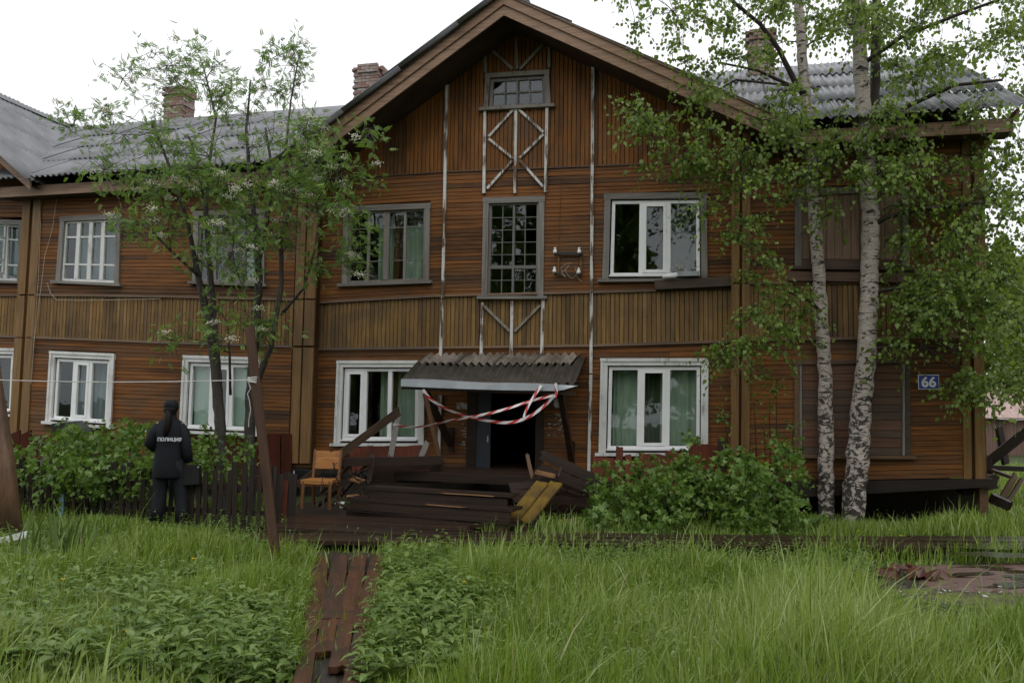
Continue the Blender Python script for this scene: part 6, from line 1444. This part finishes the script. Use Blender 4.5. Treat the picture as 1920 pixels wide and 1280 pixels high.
def weeds(name, n, polys, hr, size, tmpl, seed, m='weedleaf', per=9, dens=None):
    r = np.random.default_rng(seed); lv = Leaves(); st = MB()
    for poly, cnt in polys:
        xs = [p[0] for p in poly]; ys = [p[1] for p in poly]; X = r.uniform(min(xs), max(xs), cnt*3); Yv = r.uniform(min(ys), max(ys), cnt*3); k = inpoly(X, Yv, poly) & (allow(X, Yv) > .3); X, Yv = X[k][:cnt], Yv[k][:cnt]
        for x, y in zip(X, Yv):
            h = r.uniform(*hr); tx, ty = r.normal(size=2)*.06; a0 = r.uniform(0, 6.28); q = max(3, int(per*r.uniform(.6, 1.2))); t = np.linspace(.3, 1, q); az = a0+np.arange(q)*2.0+r.normal(size=q)*.3
            p = np.stack([x+tx*t, y+ty*t, h*t-.02], 1); d = np.stack([np.cos(az), np.sin(az), r.uniform(-.5, .3, q)+.15*t], 1); nn = np.stack([-.3*np.cos(az), -.3*np.sin(az), np.ones(q)], 1)
            lv.add(p, d, nn, size*(1.15-.55*t)*r.uniform(.75, 1.2, q)); st.tube([(x, y, -.05), (x+tx*.5, y+ty*.5, h*.5), (x+tx, y+ty, h)], [.004,.0035,.002], 3, cap=False)
    o = lv.build(name, tmpl, MT[m], None); return o
weeds('nettles', 0, [([G(230,1120), G(520,1170), G(540,1300), G(180,1300)], 260), ([G(-20,1080), G(180,1100), G(200,1300), G(-20,1300)], 150), ([G(660,1130), G(860,1110), G(940,1300), G(650,1300)], 120), ([G(820,1100), G(980,1100), G(960,1150), G(820,1150)], 34), ([G(200,1085), G(420,1085), G(420,1140), G(200,1140)], 46), ([G(660,1050), G(860,1050), G(860,1110), G(680,1110)], 40)], (.16, .38), .135, T_NETTLE, 3)
weeds('ground_weeds', 0, [([G(-20,1010), G(600,1010), G(560,1300), G(-20,1300)], 1100), ([G(660,1040), G(1600,1040), G(1950,1300), G(640,1300)], 2300), ([G(1000,1000), G(1900,970), G(1900,1015), G(1000,1018)], 260), ([G(30,965), G(560,985), G(560,1005), G(30,990)], 160)], (.08, .30), .062, T_NETTLE, 4, per=8)
weeds('ground_weeds', 0, [([G(860,985), G(1110,985), G(1110,1015), G(860,1012)], 60), ([G(60,930), G(300,950), G(300,975), G(60,965)], 70)], (.1, .3), .08, T_LOBE, 9, 'bushleaf', per=7)
# iris clump
ic = G(115, 1062); ir = empty('iris_clump', ic, 'clump of upright sword-shaped iris leaves in the grass near the log post', 'plant')
for k in range(46):
    x, y = random.gauss(0, .20), random.gauss(0, .12); h = random.uniform(.35, .72); a = random.uniform(0, 6.28); lx, ly = random.gauss(0, .12), random.gauss(0, .08); mb = MB(); w = .016; px, py = math.cos(a)*w, math.sin(a)*w
    pts = [(0, 1), (.4, 1.05), (.75, .75), (1, 0.03)]; V = []
    for t, ww in pts: c = (x+lx*t*t, y+ly*t*t, h*t-.03); V += [(c[0]-px*ww, c[1]-py*ww, c[2]), (c[0]+px*ww, c[1]+py*ww, c[2]), (c[0]+py*.2*ww, c[1]-px*.2*ww, c[2])]
    Fc = [];
    for i in range(3): a_ = i*3; Fc += [(a_, a_+3, a_+5, a_+2), (a_+2, a_+5, a_+4, a_+1), (a_+1, a_+4, a_+3, a_)]
    mb.add(V, Fc, random.random()*.5+.1); mb.build('sword_leaf', MT['weedleaf'], ir)
# fern at the lower left corner
fc = G(62, 1262); fe = empty('fern', fc, 'yellow-green fern tuft at the lower left corner', 'plant')
MT['fern'] = leafmat('fern_leaf', [(0.10,0.17,0.03), (0.14,0.22,0.045), (0.18,0.26,0.06)], 0.5, 0.3)
for k in range(9):
    a = k*.7+random.uniform(-.2,.2); L = random.uniform(.3,.45); lv = Leaves(); n = 22; t = np.repeat(np.linspace(.15, 1, n//2), 2); sd = np.tile((-1, 1), n//2); d = np.array((math.cos(a), math.sin(a), 0)); s_ = np.array((-d[1], d[0], 0))
    p = d[None]*(L*t*.8)[:,None]; p[:,2] = L*(1.1*t-.55*t*t); ax = s_[None]*sd[:,None]+d[None]*.5; lv.add(p, ax, np.tile((0,0,1.), (n,1)), .16*np.sin(np.pi*np.clip(t, .1, .97))+.02); lv.build('frond', (T_OVATE[0]*np.array((.6,1,1)), T_OVATE[1]), MT['fern'], fe, None)
# buttercups
BCUPS = ((118,1087),(363,1048),(240,1185),(870,1092),(1610,996),(1668,993),(1690,1005))
BLAB = ('yellow buttercup in the grass below the iris clump', 'yellow buttercup in the grass between iris clump and brown pole', 'yellow buttercup low in the left foreground grass', 'yellow buttercup in the grass right of the plank path', 'yellow buttercup at the foot of the thicker birch', 'yellow buttercup in the short grass under the house corner, left one', 'yellow buttercup in the short grass nearest the boardwalk')
for k, (x, y) in enumerate(BCUPS):
    p = G(x, y, .22 if y > 1040 else .16); mb = MB()
    mb.tube([(0,0,-p.z),(0.01,0,-.01)], .003, 4); b = mb.build('buttercup', MT['weedleaf'], None); b.location = p; tag(b, None, 'flower', 'yellow buttercups in the grass'); b['label'] = BLAB[k]
    mb = MB()
    for j in range(5): a = j*1.257; mb.add([(0,0,0),(.016*math.cos(a-.5),.016*math.sin(a-.5),.010),(.024*math.cos(a),.024*math.sin(a),.014),(.016*math.cos(a+.5),.016*math.sin(a+.5),.010)], [(0,1,2,3)])
    mb.build('petals', MT['buttercup'], b)
